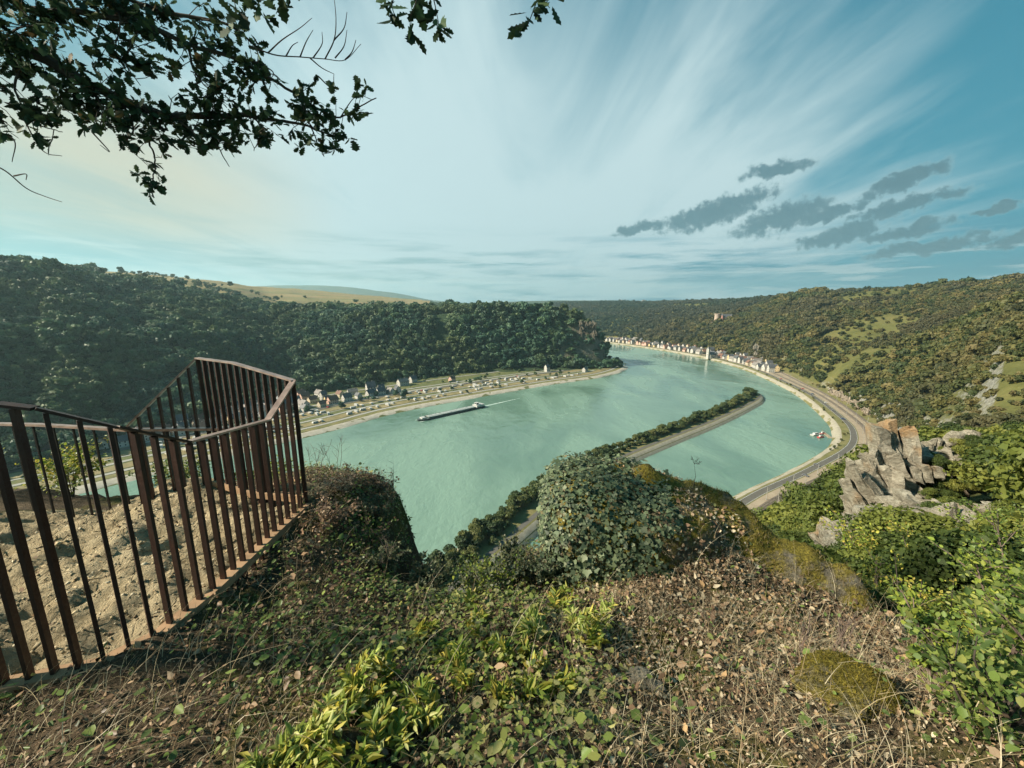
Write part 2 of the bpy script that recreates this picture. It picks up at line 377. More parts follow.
def mat_rock():
    m, t = nt('slate_rock'); v = coord(t, 'pos'); vs = coord(t, 'pos', (1, 1, 4), (.5, .7, .2)); n = noise(t, vs, .55, 9, .65); n2 = noise(t, vs, 4, 8, .7); n3 = noise(t, v, .25, 4)
    f = math_(t, 'ADD', math_(t, 'MULTIPLY', n, .5), math_(t, 'MULTIPLY', n2, .5))
    c = ramp(t, f, [(.33, (.07, .06, .045)), (.43, (.2, .175, .13)), (.55, (.38, .345, .27)), (.68, (.56, .52, .42))])
    c = mixc(t, maprange(t, n3, .56, .68, 0, .75), c, (.36, .21, .09))
    out(t, bsdf(t, c, .9, f, .55, 1, spec=.15).outputs[0]); return m
M_ROCK = mat_rock()
def mat_mossrock():
    m, t = nt('mossy_rock'); v = coord(t, 'pos'); n = noise(t, v, 3, 8, .65); n2 = noise(t, v, 22, 7, .7); n3 = noise(t, v, 60, 4, .7)
    c = ramp(t, n2, [(.3, (.05, .045, .035)), (.5, (.13, .115, .085)), (.7, (.25, .22, .17))])
    ms = ramp(t, n3, [(.3, (.06, .05, .01)), (.5, (.16, .13, .024)), (.7, (.33, .27, .05))])
    c = mixc(t, maprange(t, n, .40, .54), c, ms); h = math_(t, 'ADD', n2, math_(t, 'MULTIPLY', n3, .5))
    out(t, bsdf(t, c, .95, h, .045, 1, spec=.15).outputs[0]); return m
M_MOSSROCK = mat_mossrock()
def mat_rust():
    m, t = nt('rusty_steel'); v = coord(t, 'pos'); n = noise(t, v, 9, 7, .65); n2 = noise(t, v, 70, 5, .7)
    f = math_(t, 'ADD', math_(t, 'MULTIPLY', n, .6), math_(t, 'MULTIPLY', n2, .4))
    c = ramp(t, f, [(.3, (.018, .009, .007)), (.5, (.036, .016, .011)), (.68, (.07, .029, .018)), (.8, (.13, .058, .032))])
    out(t, bsdf(t, c, .55, f, .003, .8, .25, .5, maprange(t, n2, .3, .7, .4, .7)).outputs[0]); return m
M_RUST = mat_rust()
M_RAILTOP = mat_plain('pale_sheen_handrail_steel', (.34, .24, .2), .38, .55, .3, 14)  # pale pinkish base colour has the rusty rail's sky reflection put into it
M_BLACKSTEEL = mat_plain('black_steel', (.02, .019, .018), .5, .5)
M_BARK = mat_plain('bark', (.055, .045, .036), .9, 0, .5, 12, .2, bump=.01)
M_FARBARK = mat_plain('tree_bark', (.07, .055, .04), .9, 0, .4, 2)
M_TWIG = mat_plain('dry_twig', (.14, .1, .08), .85, 0, .4, 20)

LEFT_ST = [(.0, (.028, .07, .056)), (.3, (.048, .11, .072)), (.55, (.075, .145, .08)), (.8, (.125, .185, .08)), (1, (.19, .2, .085))]
RIGHT_ST = [(.0, (.04, .06, .019)), (.3, (.078, .09, .027)), (.55, (.13, .12, .038)), (.8, (.18, .145, .055)), (1, (.24, .165, .08))]
NEAR_ST = [(.0, (.05, .075, .018)), (.35, (.095, .125, .026)), (.65, (.16, .18, .036)), (.88, (.25, .24, .05)), (1, (.33, .25, .06))]
M_TREE_L = mat_leaf('crown_dark_green', LEFT_ST, .2, .6, patch=(.009, (.12, .14, .05), .65))
M_TREE_R = mat_leaf('crown_olive', RIGHT_ST, .25, .65, patch=(.005, (.085, .075, .04), .75))
M_TREE_F = mat_leaf('crown_far', [(.0, (.018, .036, .022)), (.5, (.035, .058, .03)), (1, (.07, .08, .036))], .2, .7, patch=(.002, (.085, .07, .04), .5))
M_TREE_N = mat_leaf('crown_yellow_green', NEAR_ST, .35, .6)
M_TREE_M = mat_leaf('crown_mole', [(.0, (.045, .075, .03)), (.4, (.08, .11, .036)), (.75, (.14, .15, .05)), (1, (.26, .23, .075))], .3, .6)
M_LEAF = mat_leaf('leaf', None, .4, .45, attr=True)
M_LITTER = mat_leaf('dead_leaf', None, .12, .75, attr=True, spec=.2)
M_IVY = mat_leaf('ivy_leaf', None, .15, .55, attr=True, spec=.25)
M_OAK = mat_leaf('oak_leaf', None, .2, .65, attr=True, spec=.15)

M_WHITE = mat_plain('white_render', (.46, .44, .40), .8, 0, .12, .4)
M_CREAM = mat_plain('cream_render', (.46, .39, .28), .8, 0, .12, .4)
M_PINK = mat_plain('rose_render', (.55, .36, .29), .8, 0, .12, .4)
M_OCHRE = mat_plain('ochre_render', (.58, .45, .25), .8, 0, .12, .4)
M_SLATE = mat_plain('slate_roof', (.075, .078, .085), .55, 0, .3, 1.5)
M_BROWNROOF = mat_plain('brown_tile_roof', (.16, .085, .06), .75, 0, .3, 1.5)
M_GREYROOF = mat_plain('grey_tile_roof', (.2, .18, .165), .75, 0, .3, 1.5)
M_GLASS = mat_plain('window_glass', (.03, .035, .04), .12, 0, .1)
M_CASTLE = mat_plain('castle_stone', (.40, .31, .25), .85, 0, .3, .3)
M_REDSTONE = mat_plain('red_castle_render', (.42, .2, .16), .85, 0, .2, .3)
M_HULL = mat_plain('barge_hull', (.022, .03, .035), .45, 0, .3, .2)
M_DECK = mat_plain('hatch_cover', (.33, .36, .34), .5, 0, .3, .3)
M_DECK2 = mat_plain('barge_deck', (.09, .12, .11), .6, 0, .3, .3)
M_CARAVAN = mat_plain('caravan_shell', (.46, .46, .44), .4, 0, .05)
M_RED = mat_plain('red_paint', (.4, .05, .05), .4)
M_CARGREY = mat_plain('grey_car_paint', (.2, .2, .21), .3, .3)
M_CARBLUE = mat_plain('blue_car_paint', (.06, .1, .2), .3, .3)
M_TYRE = mat_plain('tyre_rubber', (.02, .02, .02), .8)
M_MAST = mat_plain('mast_steel', (.3, .29, .26), .6, .3)
# ------------------------------------------------------------------ camera, sun, sky
cam = bpy.data.objects.new('camera', bpy.data.cameras.new('camera')); COL.objects.link(cam); S.camera = cam
cam.location = (0, 0, H); cam.rotation_euler = (math.pi / 2 - PITCH, 0, 0)
cam.data.sensor_width = 36; cam.data.lens = 36 * F / 1024; cam.data.clip_end = 60000; cam.data.clip_start = .05
SUN_AZ, SUN_EL = math.radians(-100), math.radians(33)          # from the view direction, to the left
sd = Vector((math.sin(SUN_AZ) * math.cos(SUN_EL), math.cos(SUN_AZ) * math.cos(SUN_EL), math.sin(SUN_EL)))
sl = bpy.data.lights.new('sun', 'SUN'); sl.energy = 4.6; sl.angle = math.radians(4); sl.color = (1, .9, .72)
so = bpy.data.objects.new('sun', sl); COL.objects.link(so); so.rotation_euler = sd.to_track_quat('Z', 'Y').to_euler(); so.location = (0, 0, 400)

W = bpy.data.worlds.new('World'); S.world = W; W.use_nodes = True; t = W.node_tree
for n in list(t.nodes): t.nodes.remove(n)
sky = N(t, 'ShaderNodeTexSky', sky_type='NISHITA', sun_disc=False, sun_elevation=SUN_EL, sun_rotation=SUN_AZ, altitude=200, air_density=1.2, dust_density=1.5, ozone_density=2.0)
STR = .1
d = N(t, 'ShaderNodeTexCoord').outputs['Generated']
sx = N(t, 'ShaderNodeSeparateXYZ'); L(t, d, sx.inputs[0]); X, Y, Z = sx.outputs
zz = math_(t, 'MAXIMUM', Z, 0.0)
az = math_(t, 'ARCTAN2', X, Y); el = math_(t, 'ARCSINE', Z)
den = math_(t, 'ADD', zz, .12)
pl = N(t, 'ShaderNodeCombineXYZ'); L(t, math_(t, 'DIVIDE', X, den), pl.inputs[0]); L(t, math_(t, 'DIVIDE', Y, den), pl.inputs[1])
def ksc(c): return tuple(x / STR / 2 ** EXPO for x in c)
# clear sky: the Nishita sky, greened a little as the photograph's air is
base = mixc(t, 1.0, sky.outputs[0], (.30, .70, .60), 'MULTIPLY')
base = mixc(t, maprange(t, az, -.9, .7, .93, .97), base, mixc(t, maprange(t, el, .0, .75), ksc((.07, .34, .46)), ksc((.024, .2, .31))))
# high veil of cirrus: streaks drawn out along one wind direction
def streak(sc, rot, det, rough, dist, stretch=.28):
    mp = N(t, 'ShaderNodeMapping', i={'Rotation': (0, 0, rot), 'Scale': (sc, sc * stretch, 1)}); L(t, pl.outputs[0], mp.inputs[0])
    return noise(t, mp.outputs[0], 1.0, det, rough, dist)
v1 = streak(.75, -.75, 6, .55, .5); v2 = streak(2.1, -.62, 5, .6, .6, .2); v3 = streak(.33, .3, 3, .5, .3, .7)
veil = math_(t, 'ADD', math_(t, 'ADD', math_(t, 'MULTIPLY', v1, .50), math_(t, 'MULTIPLY', v2, .30)), math_(t, 'MULTIPLY', v3, .40))
# the veil is thickest left of centre, thin to the right
thick = math_(t, 'SUBTRACT', 1.0, math_(t, 'MULTIPLY', math_(t, 'POWER', math_(t, 'ABSOLUTE', math_(t, 'SUBTRACT', az, -.05)), 1.5), .85))
thick = math_(t, 'MULTIPLY', thick, math_(t, 'MULTIPLY', maprange(t, el, .25, 1.0, 1.0, .45), maprange(t, el, .02, .16, .78, 1.0)))
vm = maprange(t, math_(t, 'ADD', veil, math_(t, 'MULTIPLY', math_(t, 'SUBTRACT', thick, .55), .42)), .47, .70)
warm = math_(t, 'MULTIPLY', maprange(t, az, -.35, -.85), math_(t, 'MULTIPLY', maprange(t, el, .42, .22), maprange(t, el, .07, .17)))
vc = mixc(t, warm, ksc((.62, .79, .82)), ksc((.66, .62, .46)))
base = mixc(t, math_(t, 'MULTIPLY', vm, .92), base, vc)
wn = streak(.55, .9, 4, .5, .4, .5)
base = mixc(t, math_(t, 'MULTIPLY', warm, maprange(t, wn, .3, .6, .5, 1.0)), base, ksc((.66, .61, .45)))
# low stratus bars near the horizon
lo = N(t, 'ShaderNodeCombineXYZ'); L(t, math_(t, 'MULTIPLY', az, 2.2), lo.inputs[0]); L(t, math_(t, 'MULTIPLY', el, 26), lo.inputs[1])
ln = noise(t, lo.outputs[0], 1.4, 7, .6, .3)
band = math_(t, 'MULTIPLY', maprange(t, el, .2, .1), maprange(t, ln, .45, .66))
base = mixc(t, math_(t, 'MULTIPLY', band, .95), base, mixc(t, maprange(t, az, -.5, .4), ksc((.25, .44, .47)), ksc((.065, .30, .42))))
ln2 = noise(t, lo.outputs[0], 2.3, 7, .6, .3)
base = mixc(t, math_(t, 'MULTIPLY', math_(t, 'MULTIPLY', maprange(t, el, .16, .05), maprange(t, ln2, .5, .62)), .85), base, ksc((.62, .77, .78)))
# torn grey cumulus scraps to the right, each about a direction of its own
scr = None
nz = noise(t, d, 26, 6, .6, .3, True); ns = N(t, 'ShaderNodeSeparateColor'); L(t, nz, ns.inputs[0])
for (u, v, wu, hv, k) in [(640, 228, 24, 7, .1), (714, 212, 52, 14, .22), (778, 219, 44, 15, .2), (776, 170, 32, 9, .05), (838, 236, 38, 11, .2), (902, 182, 38, 12, .3), (902, 206, 52, 9, .18), (905, 231, 40, 9, .15), (928, 247, 62, 9, .13), (1018, 239, 36, 9, .15), (995, 210, 22, 5, .25), (832, 212, 36, 8, .22), (1090, 228, 50, 10, .1)]:
    c, tt = ray(u, v); a0 = math.atan(c); e0 = math.atan(tt * math.cos(a0)); c2, t2 = ray(u + wu, v); wa = abs(math.atan(c2) - a0) * 1.38; wh = hv / F * math.cos(a0) * .92
    da = math_(t, 'ADD', math_(t, 'SUBTRACT', az, a0), math_(t, 'MULTIPLY', math_(t, 'SUBTRACT', ns.outputs[0], .5), .05))
    de = math_(t, 'SUBTRACT', math_(t, 'ADD', math_(t, 'SUBTRACT', el, e0), math_(t, 'MULTIPLY', math_(t, 'SUBTRACT', ns.outputs[1], .5), .05)), math_(t, 'MULTIPLY', da, k))
    q = math_(t, 'ADD', math_(t, 'POWER', math_(t, 'DIVIDE', math_(t, 'ABSOLUTE', da), wa), 2), math_(t, 'POWER', math_(t, 'DIVIDE', math_(t, 'ABSOLUTE', de), wh), 2))
    q = math_(t, 'SUBTRACT', 1.0, q); scr = q if scr is None else math_(t, 'MAXIMUM', scr, q)
fine = noise(t, d, 55, 6, .65)
sm = maprange(t, math_(t, 'ADD', scr, math_(t, 'MULTIPLY', math_(t, 'SUBTRACT', fine, .5), 2.4)), -.2, .8)
base = mixc(t, math_(t, 'MULTIPLY', sm, .96), base, mixc(t, maprange(t, sm, .15, .85), ksc((.36, .54, .58)), mixc(t, fine, ksc((.07, .17, .22)), ksc((.15, .29, .34)))))
bg = N(t, 'ShaderNodeBackground', i={'Strength': STR}); L(t, base, bg.inputs[0])
L(t, bg.outputs[0], N(t, 'ShaderNodeOutputWorld').inputs[0])

# ------------------------------------------------------------------ ground sheet and river
def disc(name, R, z, mat, y0=0):
    r = np.concatenate([np.geomspace(60, R, 26)]); a = np.linspace(0, 2 * np.pi, 97)[:-1]
    V = [(0, y0, z)] + [(q * math.cos(b), y0 + q * math.sin(b), z) for q in r for b in a]; k = 96; Fq = [[1 + i * k + j, 1 + (i + 1) * k + j, 1 + (i + 1) * k + (j + 1) % k, 1 + i * k + (j + 1) % k] for i in range(len(r) - 1) for j in range(k)]
    Ft = [[0, 1 + j, 1 + (j + 1) % k] for j in range(k)]
    return obj(name, mesh_np(name, V, [np.array(Fq), np.array(Ft)], mat))
tag(disc('ground', 13000, -3.0, M_FAR), kind='structure')
tag(disc('river_water', 2600, 0.0, M_WATER, 700), kind='structure')

# banks: shore lines as seen, on the water level
RS = catmull([(235, 1800), (300, 1640), (355, 1490), (429, 1307), (490, 1110), (505, 960), (494, 817), (455, 653), (424, 560), (373, 452), (342, 400), (300, 352), (227, 299), (162, 258), (100, 212), (30, 160), (-60, 110)], 420)
LS = catmull([(-520, 60), (-400, 160), (-330, 230), (-262, 318), (-193, 403), (-142, 478), (-47, 565), (65, 657), (166, 728), (225, 795), (255, 850), (255, 885), (225, 935), (160, 1010), (60, 1150)], 360)
sr = np.linspace(0, 1, len(RS))
def wcol(y, a, b): return np.interp(RS[:, 1], [250, 300, 360, 430, 600, 800, 1000, 2000], a) if b is None else None
road_o = np.interp(RS[::-1, 1], [150, 262, 300, 352, 400, 452, 560, 653, 817, 1800], [8, 8, 9, 12, 14, 14, 13, 12, 16, 20])[::-1]
edge_o = np.interp(RS[::-1, 1], [150, 262, 300, 352, 400, 452, 560, 653, 817, 1800], [30, 30, 34, 38, 40, 40, 40, 43, 62, 72])[::-1]
Z0 = 4.0
def S_(o): return tag(o, kind='structure')
S_(ribbon('riverbank', RS, [(-6, -2.5), (0, .15), (4.2, Z0 - .75), (6, Z0 - .2), (7, Z0), (edge_o * .5, Z0), (edge_o, Z0), (edge_o + 14, Z0 + 3)], M_VERGE, wob=.3))
S_(ribbon('stone_embankment', RS, [(-.8, -.3), (.3, .35), (4.2, Z0 - .6), (6.0, Z0 - .1), (6.8, Z0 + .03)], M_STONE, wob=.7))
S_(ribbon('road', RS, [(road_o, Z0 + .02), (road_o + 5.8, Z0 + .02)], M_ROAD))
S_(ribbon('road_marking', RS, [(road_o + .35, Z0 + .03), (road_o + .6, Z0 + .03)], M_PAINT)); S_(ribbon('road_marking', RS, [(road_o + 5.4, Z0 + .03), (road_o + 5.6, Z0 + .03)], M_PAINT))
S_(ribbon('railway_ground', RS, [(road_o + 6.6, Z0 + .01), (edge_o - 1, Z0 + .01)], M_YARD))
tw = (edge_o - road_o - 11)
for q in (.22, .78):
    o = road_o + 11 + tw * q
    S_(ribbon('track_ballast', RS, [(o - 2.2, Z0 + .02), (o - 1.5, Z0 + .4), (o + 1.5, Z0 + .4), (o + 2.2, Z0 + .02)], M_BALLAST))
    for s_ in (-.75, .75): S_(ribbon('rail', RS, [(o + s_ - .07, Z0 + .41), (o + s_ - .07, Z0 + .56), (o + s_ + .07, Z0 + .56), (o + s_ + .07, Z0 + .41)], M_RAIL))
# left bank: gravel edge, verge, track, lawns, roads
S_(ribbon('left_riverbank', LS, [(-8, -2.5), (0, .1), (8, 2.4), (60, 2.8), (130, 3.2), (230, 5)], M_LAWN, wob=.5))
S_(ribbon('gravel_shore', LS, [(-1, -.3), (.5, .3), (8, 2.5), (11, 2.6)], M_SHORE, wob=1.4))
S_(ribbon('verge', LS, [(11.5, 2.62), (20, 2.72)], M_VERGE, wob=.8, seed=5))
S_(ribbon('promenade', LS, [(21, 2.73), (26, 2.78)], M_PALE, wob=.3, seed=6))
LSr = LS[20:250]
S_(ribbon('campsite_road', LSr, [(46, 2.93), (51, 2.95)], M_PALE, wob=.5, seed=8))
S_(ribbon('main_road', LS[:270], [(84, 3.2), (91, 3.2)], M_ROAD, wob=.4, seed=9))
S_(ribbon('camp_track', LSr, [(62, 3.0), (64.5, 3.02)], M_PALE, wob=1.0, seed=18)); S_(ribbon('dry_meadow', LS[10:262], [(28, 2.84), (43, 2.92)], M_MEADOW, wob=2.0, seed=19)); S_(ribbon('dry_meadow', LS[10:262], [(66, 3.04), (82, 3.14)], M_MEADOW, wob=2.5, seed=20)); S_(ribbon('village_street', LS[:250], [(108, 3.34), (113, 3.36)], M_PALE, wob=1.0, seed=21)); S_(ribbon('village_street', LS[:230], [(150, 4.0), (154, 4.06)], M_PALE, wob=1.5, seed=22))
S_(ribbon('main_road_verge', LS[:270], [(93, 3.24), (99, 3.26)], M_PALE, wob=.6, seed=10))

# mole between river and harbour
MC = catmull([(-75, 95), (-40, 150), (-2, 208), (42, 270), (86, 318), (150, 372), (225, 433), (300, 500), (352, 552), (374, 590)], 200)
taper = np.interp(np.linspace(0, 1, 200), [0, .9, .97, 1], [1, 1, .7, .05])
S_(ribbon('mole', MC, [(17 * taper, -2), (14 * taper, .6), (10 * taper, 3.4), (3 * taper, 4.2), (-9 * taper, 4.2), (-13 * taper, 2.5), (-17 * taper, -2.6)], M_VERGE))
S_(ribbon('mole_embankment', MC, [(-9.2 * taper, 4.23), (-12.4 * taper, 3.0), (-16.3 * taper, -.8)], M_STONE))
S_(ribbon('mole_path', MC[:192], [(-4.4, 4.23), (-7.8, 4.23)], M_ROAD, wob=.1))
S_(ribbon('mole_gravel', MC, [(18 * taper, -1.6), (14.1 * taper, .75), (12.5 * taper, 1.75)], M_SHORE, wob=1.0, seed=4))

# ------------------------------------------------------------------ hills
def zv(Y, v): return H + Y * tv(v)
def col_(c, *kn): return (c, [(Y, zz if not isinstance(zz, tuple) else zv(Y, zz[0])) for Y, zz in kn])
V = lambda v: (v,)
LEFT = Loft('left_hillside', [
    col_(-2.6, (150, -2), (190, 8), (260, V(345)), (380, V(236)), (560, V(234)), (900, V(238)), (1500, V(250))),
    col_(-1.75, (200, -2), (245, 6), (330, V(345)), (470, V(250)), (680, V(249)), (1000, V(252)), (1700, V(262))),
    col_(-1.29, (262, -2), (320, 5), (420, V(340)), (580, V(270)), (820, V(268)), (1200, V(268)), (1900, V(270))),
    col_(-1.13, (290, -2), (350, 5), (450, V(340)), (610, V(278)), (860, V(274)), (1300, V(272)), (2000, V(272))),
    col_(-.985, (330, -2), (400, 5), (510, V(340)), (680, V(296)), (950, V(277)), (1400, V(273)), (2100, V(275))),
    col_(-.81, (380, -2), (450, 5), (570, V(345)), (740, V(307)), (1050, V(285)), (1500, V(278)), (2200, V(279))),
    col_(-.70, (440, -2), (520, 5), (630, V(350)), (800, V(312)), (1100, V(293)), (1500, V(284)), (2200, V(284))),
    col_(-.62, (500, -2), (570, 4), (680, V(352)), (850, V(318)), (1150, V(304)), (1600, V(290)), (2300, V(287))),
    col_(-.44, (560, -2), (625, 4), (720, V(350)), (880, V(316)), (1250, V(308)), (1700, V(297)), (2400, V(292))),
    col_(-.2, (680, -2), (745, 4), (810, V(345)), (900, V(313)), (1200, V(311)), (1800, V(307)), (2500, V(301))),
    col_(.02, (770, -2), (822, 4), (860, V(340)), (910, V(311)), (1000, V(312)), (1100, V(320)), (1200, 30)),
    col_(.12, (780, -2), (828, 4), (862, V(340)), (908, V(312)), (960, V(313)), (1020, V(330)), (1080, 20)),
    col_(.19, (790, -2), (832, 4), (862, V(350)), (895, V(326)), (925, V(328)), (960, V(340)), (1000, 10)),
    col_(.225, (800, -2), (840, 4), (862, V(358)), (885, V(340)), (905, V(342)), (930, V(352)), (960, 5)),
    col_(.255, (812, -2), (850, 3), (866, 8), (880, 12), (893, 10), (910, 6), (930, 2)),
    col_(.285, (830, -3), (850, 0), (862, 1.5), (870, 2), (880, 1), (890, -1), (900, -3)),
], M_LEFT, nc=260, sub=12, amp=7, freq=.011, seed=11)
_nn, _ = normals2(RS); EO = RS[:, :2] + _nn * (edge_o + 6)[:, None]; _rc = EO[:, 0] / EO[:, 1]
def e_cross(c, far):
    k = np.nonzero((_rc[:-1] - c) * (_rc[1:] - c) < 0)[0]
    return None if not len(k) else float(EO[k, 1].max() if far else EO[k, 1].min())
def fit_far(cols):
    r = []
    for c, kn in cols:
        e = e_cross(c, True) if c < 1.0 else None
        if e and e > 350:
            kn = [(e, Z0 - 1.5)] + kn[1:]
            for q in range(1, len(kn)): kn[q] = (max(kn[q][0], kn[q - 1][0] * 1.05), kn[q][1])
        r.append((c, kn))
    return r
def fit_near(cols):
    r = []
    for c, kn in cols:
        e = e_cross(c, False) if .45 < c < 1.02 else None
        if e: f = e * .97 / kn[-1][0]; kn = [(Y if q < 2 else Y * (1 - (1 - f) * (q - 1) / (len(kn) - 2)), z) for q, (Y, z) in enumerate(kn[:-1])] + [(e * .97, 3.0)]
        r.append((c, kn))
    return r
RIGHT = Loft('right_hillside', fit_far([
    col_(.10, (1750, 0), (1900, V(333)), (2100, V(323)), (2600, V(312)), (3300, V(304)), (6000, V(303))),
    col_(.235, (1560, 0), (1680, V(335)), (1850, V(325)), (2300, V(312)), (3000, V(303)), (6000, V(302))),
    col_(.35, (1350, 0), (1470, V(337)), (1650, V(325)), (2000, V(313)), (2700, V(304)), (5600, V(302))),
    col_(.475, (1090, 0), (1170, V(345)), (1290, V(331)), (1550, V(317)), (2200, V(303)), (5000, V(301))),
    col_(.60, (880, 0), (960, V(352)), (1080, V(336)), (1320, V(315)), (1800, V(301)), (4000, V(300))),
    col_(.69, (720, 0), (790, V(359)), (900, V(338)), (1120, V(313)), (1500, V(298)), (3000, V(300))),
    col_(.76, (610, 0), (680, V(367)), (790, V(342)), (1000, V(312)), (1350, V(295)), (2600, V(300))),
    col_(.84, (500, 0), (560, V(385)), (680, V(350)), (900, V(313)), (1220, V(294)), (2400, V(298))),
    col_(.90, (435, 0), (490, V(398)), (620, V(352)), (840, V(313)), (1160, V(292)), (2300, V(296))),
    col_(.98, (385, 6), (440, V(408)), (580, V(352)), (790, V(313)), (1120, V(290)), (2200, V(294))),
    col_(1.1, (250, V(440)), (310, V(408)), (400, V(372)), (620, V(322)), (1010, V(287)), (2100, V(290))),
    col_(1.28, (150, V(447)), (195, V(405)), (245, V(362)), (320, V(325)), (800, V(284)), (1900, V(286))),
    col_(1.8, (100, V(440)), (130, V(390)), (175, V(335)), (240, V(300)), (750, V(270)), (1500, V(276))),
    col_(3.0, (90, V(430)), (120, V(380)), (170, V(335)), (270, V(290)), (500, V(250)), (1000, V(256))),
]), M_RIGHT, nc=260, sub=16, amp=9, freq=.009, seed=21)
R_ = lambda z: H + z
NEAR = Loft('near_slope', fit_near([
    col_(-3.2, (2.6, R_(-2.9)), (9, R_(-9)), (34, R_(-42)), (60, R_(-75)), (110, -4)),
    col_(-1.6, (4.6, R_(-2.9)), (12, R_(-9)), (42, R_(-48)), (75, R_(-88)), (112, -4)),
    col_(-.8, (5.0, R_(-3.6)), (13, R_(-14)), (42, R_(-55)), (72, R_(-92)), (100, -4)),
    col_(0, (4.6, R_(-4.2)), (12, R_(-16)), (40, R_(-58)), (72, R_(-95)), (108, -4)),
    col_(.4, (4.6, R_(-4.6)), (14, R_(-17)), (48, R_(-58)), (85, R_(-95)), (140, -4)),
    col_(.6, (4.2, R_(-4.2)), (18, R_(-16)), (55, R_(-47)), (105, R_(-86)), (165, -2)),
    col_(.73, (3.8, R_(-3.8)), (18, R_(-14)), (58, R_(-42)), (120, R_(-84)), (205, -1)),
    col_(.86, (3.2, R_(-3.2)), (18, R_(-13)), (60, R_(-38)), (130, R_(-75)), (262, 0)),
    col_(.97, (3.0, R_(-3.0)), (15, R_(-10.5)), (55, R_(-31)), (120, R_(-58)), (345, 1)),
    col_(1.1, (2.8, R_(-2.9)), (13, R_(-8.5)), (36, R_(-20)), (85, R_(-40)), (300, R_(-112))),
    col_(1.35, (2.4, R_(-2.6)), (11, R_(-7.5)), (30, R_(-16)), (65, R_(-28)), (190, R_(-72))),
    col_(1.8, (1.9, R_(-2.4)), (10, R_(-6.5)), (26, R_(-12)), (52, R_(-20)), (140, R_(-47))),
    col_(3.2, (1.2, R_(-2.2)), (6, R_(-4.5)), (16, R_(-8)), (34, R_(-13)), (95, R_(-30))),
]), M_NEAR, nc=240, sub=18, amp=3.0, freq=.05, seed=31)
# fields on the left plateau, a sheet of its own lying just above the hill's back
fm = (LEFT.T > 3.75) & (LEFT.X / LEFT.Y < -.17)
def field_sheet():
    n, m = LEFT.X.shape; i0 = np.argmin(np.abs(LEFT.X[:, 0] / LEFT.Y[:, 0] + 1.02)); i1 = np.argmin(np.abs(LEFT.X[:, 0] / LEFT.Y[:, 0] + .19)); j0 = int(m * 3.55 / 6)
    X, Y, Z = LEFT.X[i0:i1, j0:], LEFT.Y[i0:i1, j0:], LEFT.Z[i0:i1, j0:] + .8; n, m = X.shape
    i, j = np.meshgrid(np.arange(n - 1), np.arange(m - 1), indexing='ij'); a = (i * m + j).ravel()
    S_(obj('fields', mesh_np('fields', np.stack([X, Y, Z], -1).reshape(-1, 3), [np.stack([a + m, a + m + 1, a + 1, a], 1)], M_FIELD, smooth_=True)))
field_sheet()
# far ridges
def ridge(name, pts, depth, mat, seed, amp=.004):
    P = catmull([(u, v, Y) for u, v, Y in pts], 160); c = np.array([ray(u, v) for u, v, _ in P]); Yd = P[:, 2]; z = H + c[:, 1] * Yd + Yd * amp * fbm(np.arange(160) * .12, np.zeros(160), o=4, s=seed)
    rows = [(1.0, z), (1 - depth * .35, z * .72), (1 - depth, np.full(160, -2.5)), ]
    rows = [(1 + depth * .5, z * .6)] + rows
    V_ = np.concatenate([np.stack([c[:, 0] * Yd * k, Yd * k, zz_], 1) for k, zz_ in rows]); n = 160
    Fq = [[(q + 1) * n + i, (q + 1) * n + i + 1, q * n + i + 1, q * n + i] for q in range(len(rows) - 1) for i in range(n - 1)]
    S_(obj(name, mesh_np(name, V_, [np.array(Fq)], mat, smooth_=True)))
ridge('distant_blue_hills', [(60, 292, 9000), (180, 288, 9000), (290, 285.5, 9000), (350, 287.5, 9000), (400, 294, 9000), (440, 301, 9000), (520, 307, 9000)], .12, M_FAR, 4, .0015)
ridge('distant_plateau', [(330, 305, 5200), (430, 304.5, 5200), (500, 302, 5200), (560, 300.5, 5200), (640, 301, 5300), (720, 301, 5300), (820, 300, 5300)], .25, M_FAR, 9, .001)
